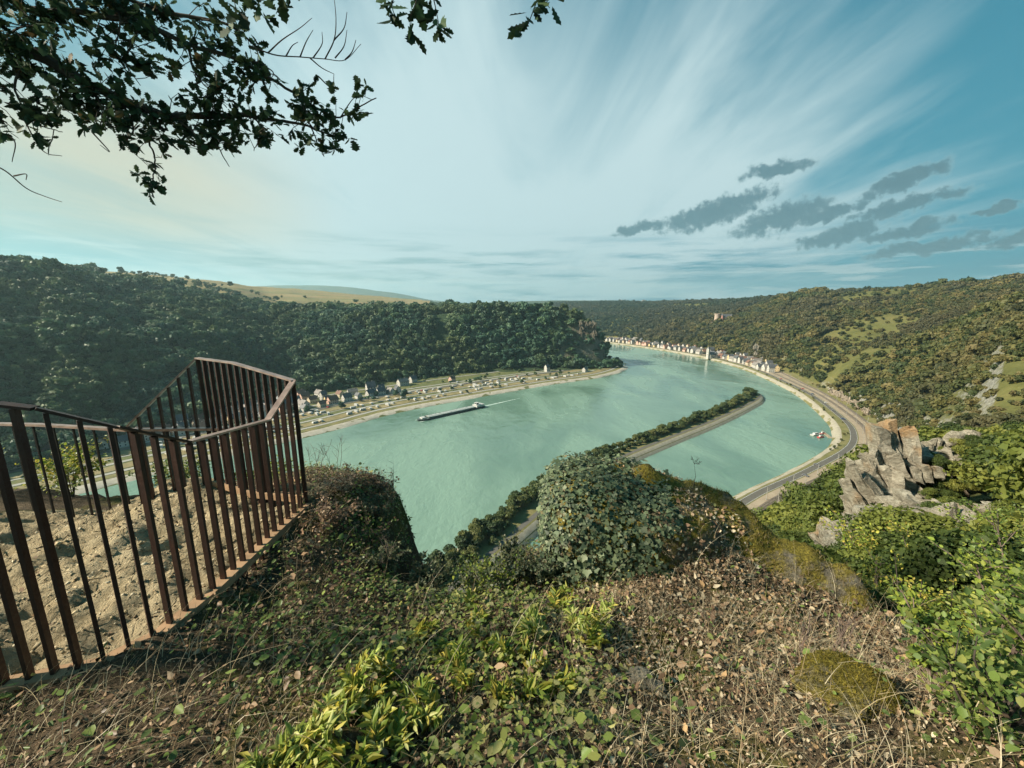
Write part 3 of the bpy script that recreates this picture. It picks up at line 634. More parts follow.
# ------------------------------------------------------------------ tree kinds and forests
def far_kind(name, mat, k, R, Hc, nleaf, lobes=7):
    ms = []
    for q in range(k):
        V_, Fs = crown_arrays(hash_(name) + q * 17, lobes, R, Hc, Hc * .12, nleaf, R * .2, flat=.95); ms.append(mesh_np(name, V_, Fs, mat))
    return ms
def hash_(s): return sum(ord(c) * (i + 3) for i, c in enumerate(s)) % 9973
def stuff_forest(name, meshes, P, scl, label=None, cat=None):
    """a far-off wood that reads as one mass: points with instanced crowns, one object"""
    src = bpy.data.collections.new(name + '_kinds')
    for q, me in enumerate(meshes):
        o = bpy.data.objects.new('%s_kind_%d' % (name, q), me); src.objects.link(o)
    n = len(P); me = bpy.data.meshes.new(name); me.vertices.add(n); me.vertices.foreach_set('co', np.asarray(P, np.float32).ravel())
    a = me.attributes.new('scl', 'FLOAT_VECTOR', 'POINT'); a.data.foreach_set('vector', np.asarray(scl, np.float32).ravel())
    a = me.attributes.new('rot', 'FLOAT_VECTOR', 'POINT'); r = np.zeros((n, 3), np.float32); r[:, 2] = rng.random(n) * 6.28; r[:, 0] = rng.normal(size=n) * .06; a.data.foreach_set('vector', r.ravel())
    a = me.attributes.new('idx', 'INT', 'POINT'); a.data.foreach_set('value', rng.integers(0, len(meshes), n).astype(np.int32))
    o = obj(name, me); ng = bpy.data.node_groups.new(name, 'GeometryNodeTree')
    ng.interface.new_socket('Geometry', in_out='INPUT', socket_type='NodeSocketGeometry'); ng.interface.new_socket('Geometry', in_out='OUTPUT', socket_type='NodeSocketGeometry')
    gi = ng.nodes.new('NodeGroupInput'); go = ng.nodes.new('NodeGroupOutput'); iop = ng.nodes.new('GeometryNodeInstanceOnPoints'); ci = ng.nodes.new('GeometryNodeCollectionInfo')
    ci.inputs[0].default_value = src; ci.inputs['Separate Children'].default_value = True; ci.inputs['Reset Children'].default_value = True
    def na(nm, typ):
        q = ng.nodes.new('GeometryNodeInputNamedAttribute'); q.data_type = typ; q.inputs['Name'].default_value = nm; return next(s for s in q.outputs if s.enabled and s.name == 'Attribute')
    iop.inputs['Pick Instance'].default_value = True
    for a_, b_ in ((gi.outputs[0], iop.inputs['Points']), (ci.outputs[0], iop.inputs['Instance']), (na('idx', 'INT'), iop.inputs['Instance Index']), (na('rot', 'FLOAT_VECTOR'), iop.inputs['Rotation']), (na('scl', 'FLOAT_VECTOR'), iop.inputs['Scale']), (iop.outputs[0], go.inputs[0])): ng.links.new(a_, b_)
    md = o.modifiers.new('forest', 'NODES'); md.node_group = ng; tag(o, label, cat, None, 'stuff'); return o
def tree_things(name, label, cat, group, meshes, P, scl, rots=None, proto_parts=None):
    """individual trees: each a thing of its own; copies share mesh data"""
    for q in range(len(P)):
        k = int(rng.integers(0, len(meshes)))
        s = scl[q]; s = tuple(s) if hasattr(s, '__len__') else (s,) * 3
        if proto_parts is None:
            o = obj(name, meshes[k], None, tuple(P[q]), float(rng.random() * 6.28)); o.scale = s
        else:
            o = empty(name, tuple(P[q]), float(rng.random() * 6.28)); o.scale = s
            obj('crown', meshes[k], o); obj('trunk', proto_parts[k], o)
        tag(o, label if isinstance(label, str) else label[q], cat, group)
def split_biggest(P, scl, n):
    d = np.linalg.norm(P - np.array([0, 0, H]), axis=1); size = (scl if scl.ndim == 1 else scl[:, 2]) / d
    vis = inframe(P, 5, 0); order = np.argsort(-(size * vis)); return order[:n], order[n:]
def scl3(n, base, var=.3, flat=.12):
    s = base * np.clip(np.exp(rng.normal(size=n) * var * .75), .35, 2.1); return np.stack([s * (1 + flat * rng.normal(size=n)), s * (1 + flat * rng.normal(size=n)), s * (1 + flat * rng.normal(size=n))], 1)

K_L = far_kind('left_forest', M_TREE_L, 5, 4.2, 8.0, 210)
K_R = far_kind('right_scrub', M_TREE_R, 5, 3.0, 4.2, 170, 6)
K_F = far_kind('far_forest', M_TREE_F, 4, 8.0, 11.0, 120, 7)
K_N = [mesh_np('crown', *crown_arrays(500 + q, 9, 2.6, 4.6, 1.0, 2600, .14, .6), M_TREE_N) for q in range(4)]
K_U = [mesh_np('undergrowth', *crown_arrays(520 + q, 9, 2.6, 3.4, .4, 3400, .11, .55), M_TREE_N) for q in range(4)]
T_N = [trunk_mb(4.6, 2.6, 1.0, q, .14).mesh('trunk', M_FARBARK) for q in range(4)]
K_M = [mesh_np('crown', *crown_arrays(700 + q, 9, 4.2, 7.5, 1.6, 750, .55), M_TREE_M) for q in range(4)]
T_M = [trunk_mb(7.5, 4.2, 1.6, q, .26).mesh('trunk', M_FARBARK) for q in range(4)]

# --- left wood
def dens_left(x, y, z, t):
    c = x / y; d = np.where(t > 3.6, np.where((c < -.18) & (c > -1.03), .006, .5), 1.0)
    d = np.where((c > .13) & (t > 1.15) & (t < 3.2), np.interp(c, [.13, .165, .19], [.8, .25, .12]), d)                                   # bare cliff at the spur's nose
    return d * (fbm(x * .02, y * .02, o=2, s=5) > -.55)
P = LEFT.sample(lambda Y: 6.4 + 0 * Y, dens_left, .6, 4.6); P = P[inframe(P, 120)]
P[:, 2] -= .8; sc = scl3(len(P), 1.2, .55, .16); sc *= (1 + .25 * fbm(P[:, 0] * .01, P[:, 1] * .01, o=2, s=77))[:, None]
big, rest = split_biggest(P, sc, 290)
tree_things('forest_tree', 'dark green broadleaf tree standing in the dense wood across the river on the left', 'tree', 'trees of the left wood', K_L, P[big], sc[big])
stuff_forest('left_forest', K_L, P[rest], sc[rest], 'dense dark green wood covering the left slope above the village', 'forest')
# tree clumps and rows on the plateau fields
pl_ = []
for (u, v, Y, n_, du) in [(150, 272, 1500, 26, 28), (190, 280, 1150, 16, 16), (222, 290, 1100, 22, 20), (212, 286, 1080, 14, 18), (376, 303, 1500, 8, 12), (262, 297, 1250, 10, 12)]:
    for _ in range(n_):
        uu = u + (rng.random() - .5) * 2 * du; Yk = Y * (1 + .03 * rng.normal()); c_ = ray(uu, v)[0]
        i_ = np.argmin(np.abs(LEFT.X[:, 0] / LEFT.Y[:, 0] - c_)); z_ = np.interp(Yk, LEFT.Y[i_], LEFT.Z[i_]); pl_.append((c_ * Yk, Yk, z_))
tree_things('field_tree', 'dark round tree among the clumps on the yellow plateau fields at upper left', 'tree', 'trees on the plateau fields', K_L, np.array(pl_), scl3(len(pl_), 1.1))

# --- right hillside
def dens_right(x, y, z, t):
    c = x / y; p = fbm(x * .008, y * .008, o=3, s=9); base = np.where(c > .78, smooth(-.3, .3, p) * .72 + np.interp(c, [.8, 1.0, 1.1], [.12, .16, .5]), 1.0)
    return base
P = RIGHT.sample(lambda Y: np.clip(4.2 + Y * .0035, 4.2, 9), dens_right, .1, 4.3); P = P[inframe(P, 120) & (P[:, 1] < 1500)]
P[:, 2] -= .6
sc = scl3(len(P), 1.0, .45) * np.clip(.75 + P[:, 1] / 900, .8, 2.0)[:, None]
lush = fbm(P[:, 0] * .006, P[:, 1] * .006, o=3, s=40) + .35 * (P[:, 0] / P[:, 1] < .85); sc *= np.where(lush > .05, 1.25, .8)[:, None]
big, rest = split_biggest(P, sc, 280)
tree_things('scrub_tree', 'low olive scrub tree on the open slope above the road bend at right', 'tree', 'scrub on the right slope', K_R, P[big], sc[big])
stuff_forest('right_scrub', K_R, P[rest], sc[rest], 'olive and brown scrub covering the right valley side', 'scrub')
P = RIGHT.sample(lambda Y: np.clip(8 + Y * .002, 9, 16), lambda x, y, z, t: np.where((fbm(x * .0025, y * .0025, o=3, s=12) > .28) & (t > 3.6), .05, 1.0), .7, 4.6); P = P[inframe(P, 60) & (P[:, 1] >= 1250)]
stuff_forest('far_forest', K_F, P - np.array([0, 0, 2.0]), scl3(len(P), .85, .35), 'hazy green woods on the far valley sides beyond the town', 'forest')

# --- near slope below the overlook
def dens_near(x, y, z, t):
    c = x / y; return np.where(c < .45, .12, np.where(c < 1.02, 1.0, .7))
P = NEAR.sample(lambda Y: np.clip(2.2 + Y * .014, 2.4, 4.2), dens_near, .75, 3.97); P = P[inframe(P, 80) & (P[:, 1] > 8)]
sc = scl3(len(P), 1.0, .4) * np.clip(.45 + P[:, 1] / 95, .5, 1.7)[:, None]
# keep bushes off the rock outcrop's face and the tracks
u_, v_ = proj(P + np.array([0, 0, 2.0])); c_ = P[:, 0] / P[:, 1]
keep = ~((P[:, 1] < 40) & (P[:, 1] > 14) & (u_ > 835) & (u_ < 960) & (v_ > 425) & (v_ < 590) & (rng.random(len(P)) < .93)); P, sc = P[keep], sc[keep]
vt = proj(P + np.stack([0 * P[:, 0], 0 * P[:, 0], 5.2 * sc[:, 2]], 1))[1]; u_ = proj(P)[0]
lim = np.interp(u_, [700, 740, 765, 800, 830, 858, 862, 900, 960, 1000, 1060], [518, 518, 516, 480, 456, 438, 545, 565, 520, 440, 430]); lim = lim + np.where((P[:, 1] > 42) & (u_ < 850), 5, 0); lim = np.where((P[:, 1] > 42) & (u_ > 858), 425, np.where((P[:, 1] < 42) & (u_ < 862), np.maximum(lim, 530), lim))
keep = vt > lim; P, sc = P[keep], sc[keep]
big, rest = split_biggest(P, sc, 260)
tree_things('bush', 'yellow green bushy tree on the steep slope between the rocks and the railway', 'bush', 'bushes on the slope above the railway', K_N, P[big] - np.array([0, 0, .4]), sc[big], None, T_N)
if len(rest): stuff_forest('slope_bushes', K_N, P[rest], sc[rest], 'yellow green undergrowth on the steep slope below the rocks', 'undergrowth')
P = NEAR.sample(lambda Y: np.clip(.35 + Y * .03, .4, 1.2), lambda x, y, z, t: np.where(x / y < .3, .3, 1.0), .0, 2.9); P = P[inframe(P, 60) & (P[:, 1] > 2.6) & (P[:, 1] < 45)]
sc = scl3(len(P), .2, .4) * np.clip(.6 + P[:, 1] / 14, .7, 2.6)[:, None]; vt = proj(P + np.stack([0 * P[:, 0], 0 * P[:, 0], 3.8 * sc[:, 2]], 1))[1]; u_, v_ = proj(P)
lim = np.interp(u_, [400, 560, 740, 800, 850, 960, 1000], [590, 600, 545, 545, 548, 540, 500]); k = (vt > lim) & (u_ > 380); P, sc = P[k], sc[k]
stuff_forest('slope_undergrowth', K_U, P - np.array([0, 0, .12]), sc, 'yellow green undergrowth covering the steep ground right of the overlook', 'undergrowth')
m_or = mat_leaf('crown_rust', [(0, (.22, .085, .025)), (1, (.32, .14, .04))], .3, .6)
o = empty('autumn_bush', at(828, 503, 105)); obj('crown', mesh_np('crown', *crown_arrays(531, 8, 2.8, 4.0, .8, 1300, .22), m_or), o); obj('trunk', trunk_mb(4.0, 2.8, .8, 3, .14).mesh('trunk', M_FARBARK), o); o.scale = (1.5, 1.5, 1.1); o.location.z -= 3
tag(o, 'rust orange autumn bush among the yellow green ones beside the rock outcrop', 'bush')

# --- trees on the mole
Lm = length(MC); Pm = []; sm_ = []
for row, off0 in ((0, 9.0), (1, 5.0), (2, 1.2)):
    s = 20.0 + row * 2
    while s < Lm - 6:
        x, y, _ = along(MC, s, off0 + rng.normal() * 1.2); gap = fbm(np.array([s * .02]), np.array([row * 3.0]), o=2, s=3)[0]
        sz = (1.35 if row < 2 else .95) * (.55 + .5 * rng.random()) * np.interp(s, [0, 200, 420, Lm - 40, Lm], [.85, .8, .72, .95, .8])
        if gap > -.6: Pm.append((x, y, 3.6)); sm_.append(sz)
        s += (4.6 if row < 2 else 4.8) * (.7 + .6 * rng.random()) * np.interp(s, [0, Lm], [.9, 1.1])
sm_ = np.array(sm_); tree_things('mole_tree', 'green bushy tree in the row along the narrow mole between river and harbour', 'tree', 'trees along the mole', K_M, np.array(Pm), np.stack([sm_, sm_, sm_ * (.75 + .3 * rng.random(len(sm_)))], 1), None, T_M)
# ------------------------------------------------------------------ the overlook: ground shape (heights relative to the eye)
def P3(u, v, Y): c, t = ray(u, v); return (c * Y, Y, t * Y)
ctl = []
for u, v, Y in [(0, 768, 1.1), (150, 768, 1.1), (300, 768, 1.1), (512, 768, 1.12), (700, 768, 1.1), (840, 768, 1.07), (960, 768, 1.04), (1024, 768, 1.0),
                (0, 690, 1.46), (115, 664, 1.56), (160, 642, 1.66), (215, 600, 1.97), (283, 532, 2.71), (305, 503, 3.1), (60, 600, 2.0), (30, 512, 3.4), (170, 492, 3.6), (100, 540, 2.8), (250, 500, 3.45),
                (512, 690, 1.52), (512, 610, 2.2), (440, 590, 2.9), (560, 600, 2.5), (500, 588, 2.9), (330, 474, 3.8), (390, 500, 3.6), (360, 520, 3.2), (300, 560, 2.45), (385, 560, 2.75),
                (250, 602, 2.1), (300, 652, 1.75), (400, 640, 1.9), (700, 610, 2.2), (620, 640, 1.95), (800, 660, 1.8), (700, 680, 1.58), (720, 541, 2.83), (785, 582, 2.6), (832, 628, 2.22), (690, 560, 2.62), (665, 590, 2.38), (640, 560, 2.75), (860, 690, 1.5), (950, 720, 1.25)]:
    ctl.append(P3(u, v, Y))
ctl += [(-5, 1.0, -1.6), (-5, 3, -1.8), (0, .3, -1.55), (-2, .2, -1.55), (2, .2, -1.5), (-3.5, 3.3, -1.95), (-4.5, 4.2, -2.4), (-2.2, 4.4, -1.9), (3.2, .4, -1.75), (2.6, 1.2, -1.9), (1.0, 3.4, -2.1), (-.6, -1.2, -1.5), (2, -1.2, -1.4), (-4, -1.2, -1.5)]
ctl = np.array(ctl)
def _rbf_fit(C, lam=.004):
    d = np.linalg.norm(C[:, None, :2] - C[None, :, :2], axis=-1); n = len(C)
    K = d + lam * np.eye(n) * 8; A = np.zeros((n + 3, n + 3)); A[:n, :n] = K; A[:n, n] = 1; A[:n, n + 1:] = C[:, :2]; A[n, :n] = 1; A[n + 1:, :n] = C[:, :2].T
    b = np.concatenate([C[:, 2], np.zeros(3)]); return np.linalg.solve(A, b)
_w = _rbf_fit(ctl)
EDGE = np.array([(-12, 5.2), (-6, 5.0), (-3.6, 4.7), (-2.3, 4.55), (-1.6, 4.2), (-1.32, 3.95), (-1.2, 3.4), (-1.08, 2.85), (-.82, 2.6), (-.45, 2.95), (.0, 3.25), (.3, 3.5), (.6, 3.9), (1.2, 3.9), (1.75, 3.35), (2.15, 3.05), (2.45, 2.7), (2.6, 2.3), (2.62, 1.9), (2.6, 1.5), (2.7, 1.0), (3.4, .3), (6, -1.5)])
def edge_dist(x, y):
    """positive outside the outcrop's brim"""
    p = np.stack([x, y], -1).reshape(-1, 2); best = np.full(len(p), 1e9); sgn = np.ones(len(p))
    for a, b in zip(EDGE[:-1], EDGE[1:]):
        ab = b - a; tt = np.clip(((p - a) @ ab) / (ab @ ab), 0, 1); q = a + tt[:, None] * ab; dd = np.linalg.norm(p - q, axis=1)
        cr = ab[0] * (p[:, 1] - a[1]) - ab[1] * (p[:, 0] - a[0]); m = dd < best - 1e-9; best = np.where(m, dd, best); sgn = np.where(m, np.where(cr > 0, 1, -1), sgn)
    return (best * sgn).reshape(np.shape(x))
def hz(x, y, fine=True):
    x = np.asarray(x, float); y = np.asarray(y, float); p = np.stack([x, y], -1)
    d = np.linalg.norm(p[..., None, :] - ctl[:, :2], axis=-1); n = len(ctl)
    z = d @ _w[:n] + _w[n] + p[..., 0] * _w[n + 1] + p[..., 1] * _w[n + 2]
    e = edge_dist(x + .22 * fbm(x * 1.9, y * 1.9, o=4, s=2), y + .22 * fbm(x * 1.7, y * 1.7, 5.0, o=3, s=8))
    z = z - np.where(e > 0, 3.6 * e + .3 * np.minimum(e, .2) , 0) - .12 * smooth(-.25, .02, e)
    if fine:
        onp = path_mask(x, y); z = z + (.05 + .03 * (1 - onp)) * fbm(x * 2.6, y * 2.6, o=5, s=3) + .02 * fbm(x * 9, y * 9, o=3, s=5) + onp * (.16 * np.exp(-((x + 3.1) ** 2 + (y - 3.1) ** 2) / .5) + .08 * (1 - 2.4 * np.abs(fbm(x * 2.6 + .8 * y, y * 3.6 - x, o=5, s=23))) - .05 + .025 * np.floor(3 * fbm(x * 1.8 - y, y * 2.4, o=3, s=29)))
    return z
FL = np.array([(-5.0, .9), (-2.4, 1.38), (-1.9, 1.53), (-1.79, 1.66), (-1.76, 2.3), (-1.80, 3.08), (-2.86, 3.55), (-3.45, 3.32), (-5.2, 3.5)])    # railing foot line
def path_mask(x, y):
    """1 on the worn rock floor inside the railing"""
    x = np.asarray(x, float); y = np.asarray(y, float); j = .06 * fbm(x * 3, y * 3, o=2, s=66)
    f = np.interp(x, [-6, -2.4, -1.9, -1.79], [.75, 1.40, 1.55, 1.7]); xe = np.interp(y, [1.3, 1.66, 2.3, 3.1], [-1.9, -1.78, -1.75, -1.8])
    return np.where((x < xe + j) & (y > f + j) & (y < 3.75 + .2 * fbm(x * 1.2, y * 0, o=2, s=4)), 1.0, 0.0)
xs = np.concatenate([np.arange(-9, -5, .12), np.arange(-5, 3.2, .03), np.arange(3.2, 5.5, .12)]); ys = np.concatenate([np.arange(-2.5, .5, .15), np.arange(.5, 5.0, .03), np.arange(5, 6.6, .1)])
gx, gy = np.meshgrid(xs, ys, indexing='ij'); gz = hz(gx, gy); n, m = gx.shape
i, j = np.meshgrid(np.arange(n - 1), np.arange(m - 1), indexing='ij'); a = (i * m + j).ravel()
pm = path_mask(.5 * (gx[:-1, :-1] + gx[1:, 1:]), .5 * (gy[:-1, :-1] + gy[1:, 1:])).ravel()
me = mesh_np('overlook_ground', np.stack([gx, gy, gz + H], -1).reshape(-1, 3), [np.stack([a, a + m, a + m + 1, a + 1], 1)], [M_SOIL, M_PATH], smooth_=True, midx=(pm > .5).astype(int))
S_(obj('overlook_ground', me))
_gxm = gx; 
def hfast(x, y):
    x = np.asarray(x, float); y = np.asarray(y, float)
    i = np.clip(np.searchsorted(xs, x) - 1, 0, len(xs) - 2); j = np.clip(np.searchsorted(ys, y) - 1, 0, len(ys) - 2)
    fx = (x - xs[i]) / (xs[i + 1] - xs[i]); fy = (y - ys[j]) / (ys[j + 1] - ys[j]); fx = np.clip(fx, 0, 1); fy = np.clip(fy, 0, 1)
    return gz[i, j] * (1 - fx) * (1 - fy) + gz[i + 1, j] * fx * (1 - fy) + gz[i, j + 1] * (1 - fx) * fy + gz[i + 1, j + 1] * fx * fy
def gnorm(x, y, e=.06):
    a = hfast(x + e, y) - hfast(x - e, y); b = hfast(x, y + e) - hfast(x, y - e); nn = np.stack([-a / (2 * e), -b / (2 * e), np.ones_like(a)], -1); return nn / np.linalg.norm(nn, axis=-1)[..., None]

# ------------------------------------------------------------------ leaf scattering
LEAF_O = (np.array([(0, 0, 0), (.30, .32, .07), (.26, .68, .05), (0, 1, -.05), (-.26, .68, .05), (-.30, .32, .07)], float), np.array([(0, 1, 2, 3), (0, 3, 4, 5)]))
LEAF_L = (np.array([(0, 0, 0), (.13, .3, .04), (.125, .65, .02), (0, 1, -.2), (-.125, .65, .02), (-.13, .3, .04)], float), np.array([(0, 1, 2, 3), (0, 3, 4, 5)]))
LEAF_IVY = (np.array([(0, 0, 0), (.38, .02, .02), (.52, .38, .0), (.26, .52, .05), (0, 1, -.06), (-.26, .52, .05), (-.52, .38, 0), (-.38, .02, .02)], float), np.array([(0, 1, 2, 3, 4), (0, 4, 5, 6, 7)]))
LEAF_DRY = (np.array([(0, 0, 0), (.32, .3, .16), (.24, .7, .2), (0, 1, .1), (-.26, .66, .02), (-.28, .3, .12)], float), np.array([(0, 1, 2, 3), (0, 3, 4, 5)]))
_os = [(.0, 0), (.05, .08), (.16, .16), (.11, .24), (.27, .34), (.17, .44), (.34, .56), (.2, .66), (.27, .8), (.12, .88), (0, 1)]
LEAF_OAK = (np.array([(x, y, .12 * x) for x, y in _os] + [(-x, y, .12 * x) for x, y in _os[1:-1]], float), np.array([list(range(11)), [0] + [10] + list(range(19, 10, -1))]))
def orient(nrm, yaw, r=None):
    n_ = nrm / np.linalg.norm(nrm, axis=1)[:, None]; ref = np.where(np.abs(n_[:, 2:3]) < .9, np.array([[0, 0, 1.]]), np.array([[0, 1., 0]]))
    t_ = np.cross(ref, n_); t_ /= np.linalg.norm(t_, axis=1)[:, None]; b_ = np.cross(n_, t_); c_, s_ = np.cos(yaw)[:, None], np.sin(yaw)[:, None]
    x_ = t_ * c_ + b_ * s_; y_ = np.cross(n_, x_); return x_, y_, n_
def leaves(tpl, pos, nrm, size, col, yaw=None, dirv=None, warp=.15):
    """many leaves in one array: returns verts, faces, colours"""
    k = len(pos); tv_, tf = tpl; yaw = rng.random(k) * 6.283 if yaw is None else yaw
    if dirv is not None:
        y_ = dirv / np.linalg.norm(dirv, axis=1)[:, None]; x_ = np.cross(y_, nrm); x_ /= np.linalg.norm(x_, axis=1)[:, None] + 1e-9; n_ = np.cross(x_, y_)
    else: x_, y_, n_ = orient(nrm, yaw)
    T = np.broadcast_to(tv_, (k,) + tv_.shape).copy(); T[:, :, 2] *= (1 + rng.normal(size=(k, 1)) * 1.2); T[:, :, 2] += warp * rng.normal(size=(k, 1)) * (T[:, :, 1] - .3) ** 2
    T[:, :, 0] *= (1 + .2 * rng.normal(size=(k, 1))); T = T * np.reshape(size, (-1, 1, 1))
    V_ = pos[:, None] + T[..., 0:1] * x_[:, None] + T[..., 1:2] * y_[:, None] + T[..., 2:3] * n_[:, None]
    q = tv_.shape[0]; Fq = (np.arange(k)[:, None, None] * q + tf[None]).reshape(-1, tf.shape[1])
    return V_.reshape(-1, 3), Fq, np.repeat(col, q, axis=0)
def pal(cols, k, w=None, var=.18):
    c = np.array(cols)[rng.choice(len(cols), k, p=None if w is None else np.array(w) / np.sum(w))]; return np.clip(c * (1 + var * rng.normal(size=(k, 1))), .004, .9)
def joinarr(parts):
    Vs, Fs, Cs, o = [], {}, [], 0
    for V_, F_, C_ in parts:
        Vs.append(V_); Cs.append(C_); Fs.setdefault(F_.shape[1], []).append(F_ + o); o += len(V_)
    return np.concatenate(Vs), [np.concatenate(f) for f in Fs.values()], np.concatenate(Cs)
def up3(P): P = np.array(P, float); P[..., 2] += H; return P
def blades(pos, dirv, hgt, wid, bend, col, segs=4):
    """grass blades and dry stalks: thin bent strips"""
    k = len(pos); tt = np.linspace(0, 1, segs + 1); up_ = np.array([0, 0, 1.0]); h_ = np.column_stack([dirv, np.zeros(k)]); side = np.stack([-dirv[:, 1], dirv[:, 0], np.zeros(k)], 1)
    rot = rng.random(k) * 3.14; side = side * np.cos(rot)[:, None] + h_ * np.sin(rot)[:, None]
    Vs = []
    for q in tt:
        p = pos + up_ * (hgt * (q - bend * .45 * q ** 2.2))[:, None] + h_ * (hgt * bend * q ** 1.8)[:, None]; w_ = (wid * (1 - q * .85))[:, None]
        Vs.append(np.stack([p - side * w_, p + side * w_], 1))
    V_ = np.stack(Vs, 1).reshape(k, -1, 3); q = 2 * (segs + 1); F_ = np.array([[2 * s, 2 * s + 1, 2 * s + 3, 2 * s + 2] for s in range(segs)])
    return V_.reshape(-1, 3), (np.arange(k)[:, None, None] * q + F_[None]).reshape(-1, 4), np.repeat(col, q, axis=0)
def ground_pts(n_, x0=-2.6, x1=3.0, y0=.7, y1=4.3, near=1.0):
    x = rng.uniform(x0, x1, n_); y = rng.uniform(y0, y1, n_); z = hfast(x, y); u, v = proj(np.stack([x, y, z + H], -1)); e = edge_dist(x, y); ok = (path_mask(x, y) < .5) & (e < .22) & (u > -40) & (u < 1064) & (v < 800)
    return x[ok], y[ok], z[ok], u[ok], v[ok], e[ok]
TAN = [(.40, .29, .19), (.33, .22, .135), (.23, .145, .09), (.50, .40, .27), (.15, .095, .06), (.44, .29, .15), (.56, .47, .33)]
DARK = [(.17, .11, .07), (.25, .155, .09), (.11, .075, .05), (.34, .22, .13), (.42, .29, .18)]
# dead leaves lying everywhere
x, y, z, u, v, e = ground_pts(90000); zone = smooth(520, 640, u) * smooth(500, 560, v) + .0
zone = np.clip(zone + .55 * smooth(640, 720, v), 0, 1); k = rng.random(len(x)) < (.30 + .7 * zone)
x, y, z, u, v, e = [q[k] for q in (x, y, z, u, v, e)]; nn = gnorm(x, y) + rng.normal(size=(len(x), 3)) * .45
cl = np.where((u > 520)[:, None], pal(TAN, len(x)), pal(DARK + TAN[:3], len(x)))
hu = .75 + .35 * fbm(x * 3, y * 3, o=3, s=91); cl = np.clip(cl * hu[:, None], .01, .8)
pr = leaves(LEAF_DRY, up3(np.stack([x, y, z + .004 + .022 * rng.random(len(x))], -1)), nn, np.clip(.0195 * np.exp(rng.normal(size=len(x)) * .42), .007, .055) * np.clip(y / 2.0, .6, 1), cl, warp=.6)
tag(obj('leaf_litter', mesh_np('leaf_litter', pr[0], [pr[1]], M_LITTER, pr[2])), 'brown and tan dead leaves covering the overlook ground', 'dead leaves', None, 'stuff')
# dry grass: thin pale stalks leaning over the slope
x, y, z, u, v, e = ground_pts(16000); k = rng.random(len(x)) < np.where(u < 330, .6, np.where(u < 560, .25, .6)) * (.4 + .6 * smooth(560, 640, v)) ; x, y, z, u, v = [q[k] for q in (x, y, z, u, v)]; k = len(x)
cl = pal([(.46, .38, .24), (.37, .29, .17), (.58, .5, .34), (.28, .21, .12)], k); ang = rng.normal(.5, 1.0, k)
long_ = rng.random(k) < .12; hg = np.where(long_, rng.uniform(.22, .45, k), rng.uniform(.06, .2, k))
pr1 = blades(up3(np.stack([x, y, z - .01], -1)), np.stack([np.cos(ang), np.sin(ang)], -1), hg, rng.uniform(.0009, .0021, k), rng.uniform(.3, 1.15, k), cl, 5)
x, y, z, u, v, e = ground_pts(9000); k = rng.random(len(x)) < np.where((u > 250) & (u < 640), .55, .18); x, y, z = x[k], y[k], z[k]; k = len(x); cl = pal([(.07, .1, .025), (.13, .15, .04), (.2, .2, .07)], k); ang = rng.random(k) * 6.28
x, y, z, u, v, e = ground_pts(34000); k = rng.random(len(x)) < np.where(u > 560, .62, np.where(u > 330, .15, .3)) * smooth(-.35, .3, fbm(x * 2.5, y * 2.5, o=3, s=57)); x, y, z = x[k], y[k], z[k]; k = len(x); ang2 = rng.random(k) * 6.28
pr3 = blades(up3(np.stack([x, y, z + .012 * rng.random(k)], -1)), np.stack([np.cos(ang2), np.sin(ang2)], -1), rng.uniform(.05, .15, k), rng.uniform(.0008, .0018, k), rng.uniform(1.1, 2.1, k), pal([(.5, .42, .27), (.4, .32, .19), (.6, .53, .37), (.3, .22, .12)], k), 3)
x, y, z, u, v, e = ground_pts(9000); k = rng.random(len(x)) < np.where((u > 250) & (u < 640), .55, .18); x, y, z = x[k], y[k], z[k]; k = len(x); cl = pal([(.1, .14, .03), (.18, .2, .05), (.26, .26, .09)], k); ang = rng.random(k) * 6.28
pr2 = blades(up3(np.stack([x, y, z - .01], -1)), np.stack([np.cos(ang), np.sin(ang)], -1), rng.uniform(.05, .16, k), rng.uniform(.0015, .003, k), rng.uniform(.2, 1, k), cl, 4)
A_ = joinarr([pr1, pr2, pr3]); tag(obj('grass', mesh_np('grass', A_[0], A_[1], M_LEAF, A_[2])), 'dry pale grass stalks and green blades among the dead leaves', 'grass', None, 'stuff')
# low green creeper, brambles and herbs: left bulge, notch and centre
GRN = [(.12, .175, .05), (.17, .235, .062), (.24, .3, .08), (.08, .115, .038), (.33, .34, .12)]
x, y, z, u, v, e = ground_pts(52000)
w_ = smooth(150, 260, u) * (1 - smooth(400, 480, u)) * (1 - .65 * smooth(650, 720, v)) + 1.1 * smooth(300, 420, u) * (1 - smooth(560, 640, u)) + .12 + .25 * (1 - smooth(120, 220, u)) * smooth(640, 660, v)
patch_ = smooth(-.25, .2, fbm(x * 2.2, y * 2.2, o=3, s=31)); w_ = w_ * np.where((x < -.95) & (y > 2.5), .35, 1.0); k = rng.random(len(x)) < np.clip(w_, 0, 1) * (.25 + .75 * patch_); x, y, z, u, v = [q[k] for q in (x, y, z, u, v)]; k = len(x)
mid = smooth(330, 430, u) * (1 - smooth(600, 680, u)); cl = np.where((rng.random(k) < mid * .75)[:, None], pal([(.22, .26, .06), (.32, .33, .09), (.16, .21, .05), (.38, .36, .14), (.27, .25, .12)], k), np.where((rng.random(k) < .22)[:, None], pal(DARK, k), pal(GRN, k, [3, 3, 2, 3, 1])))
hh = rng.random(k) ** 1.3 * (.05 + .12 * patch_[:0].sum() + .1 * np.clip(fbm(x * 3, y * 3, o=2, s=44) + .5, 0, 1)); nn = gnorm(x, y) * .7 + np.array([-.2, -.1, .7]) + rng.normal(size=(k, 3)) * .45
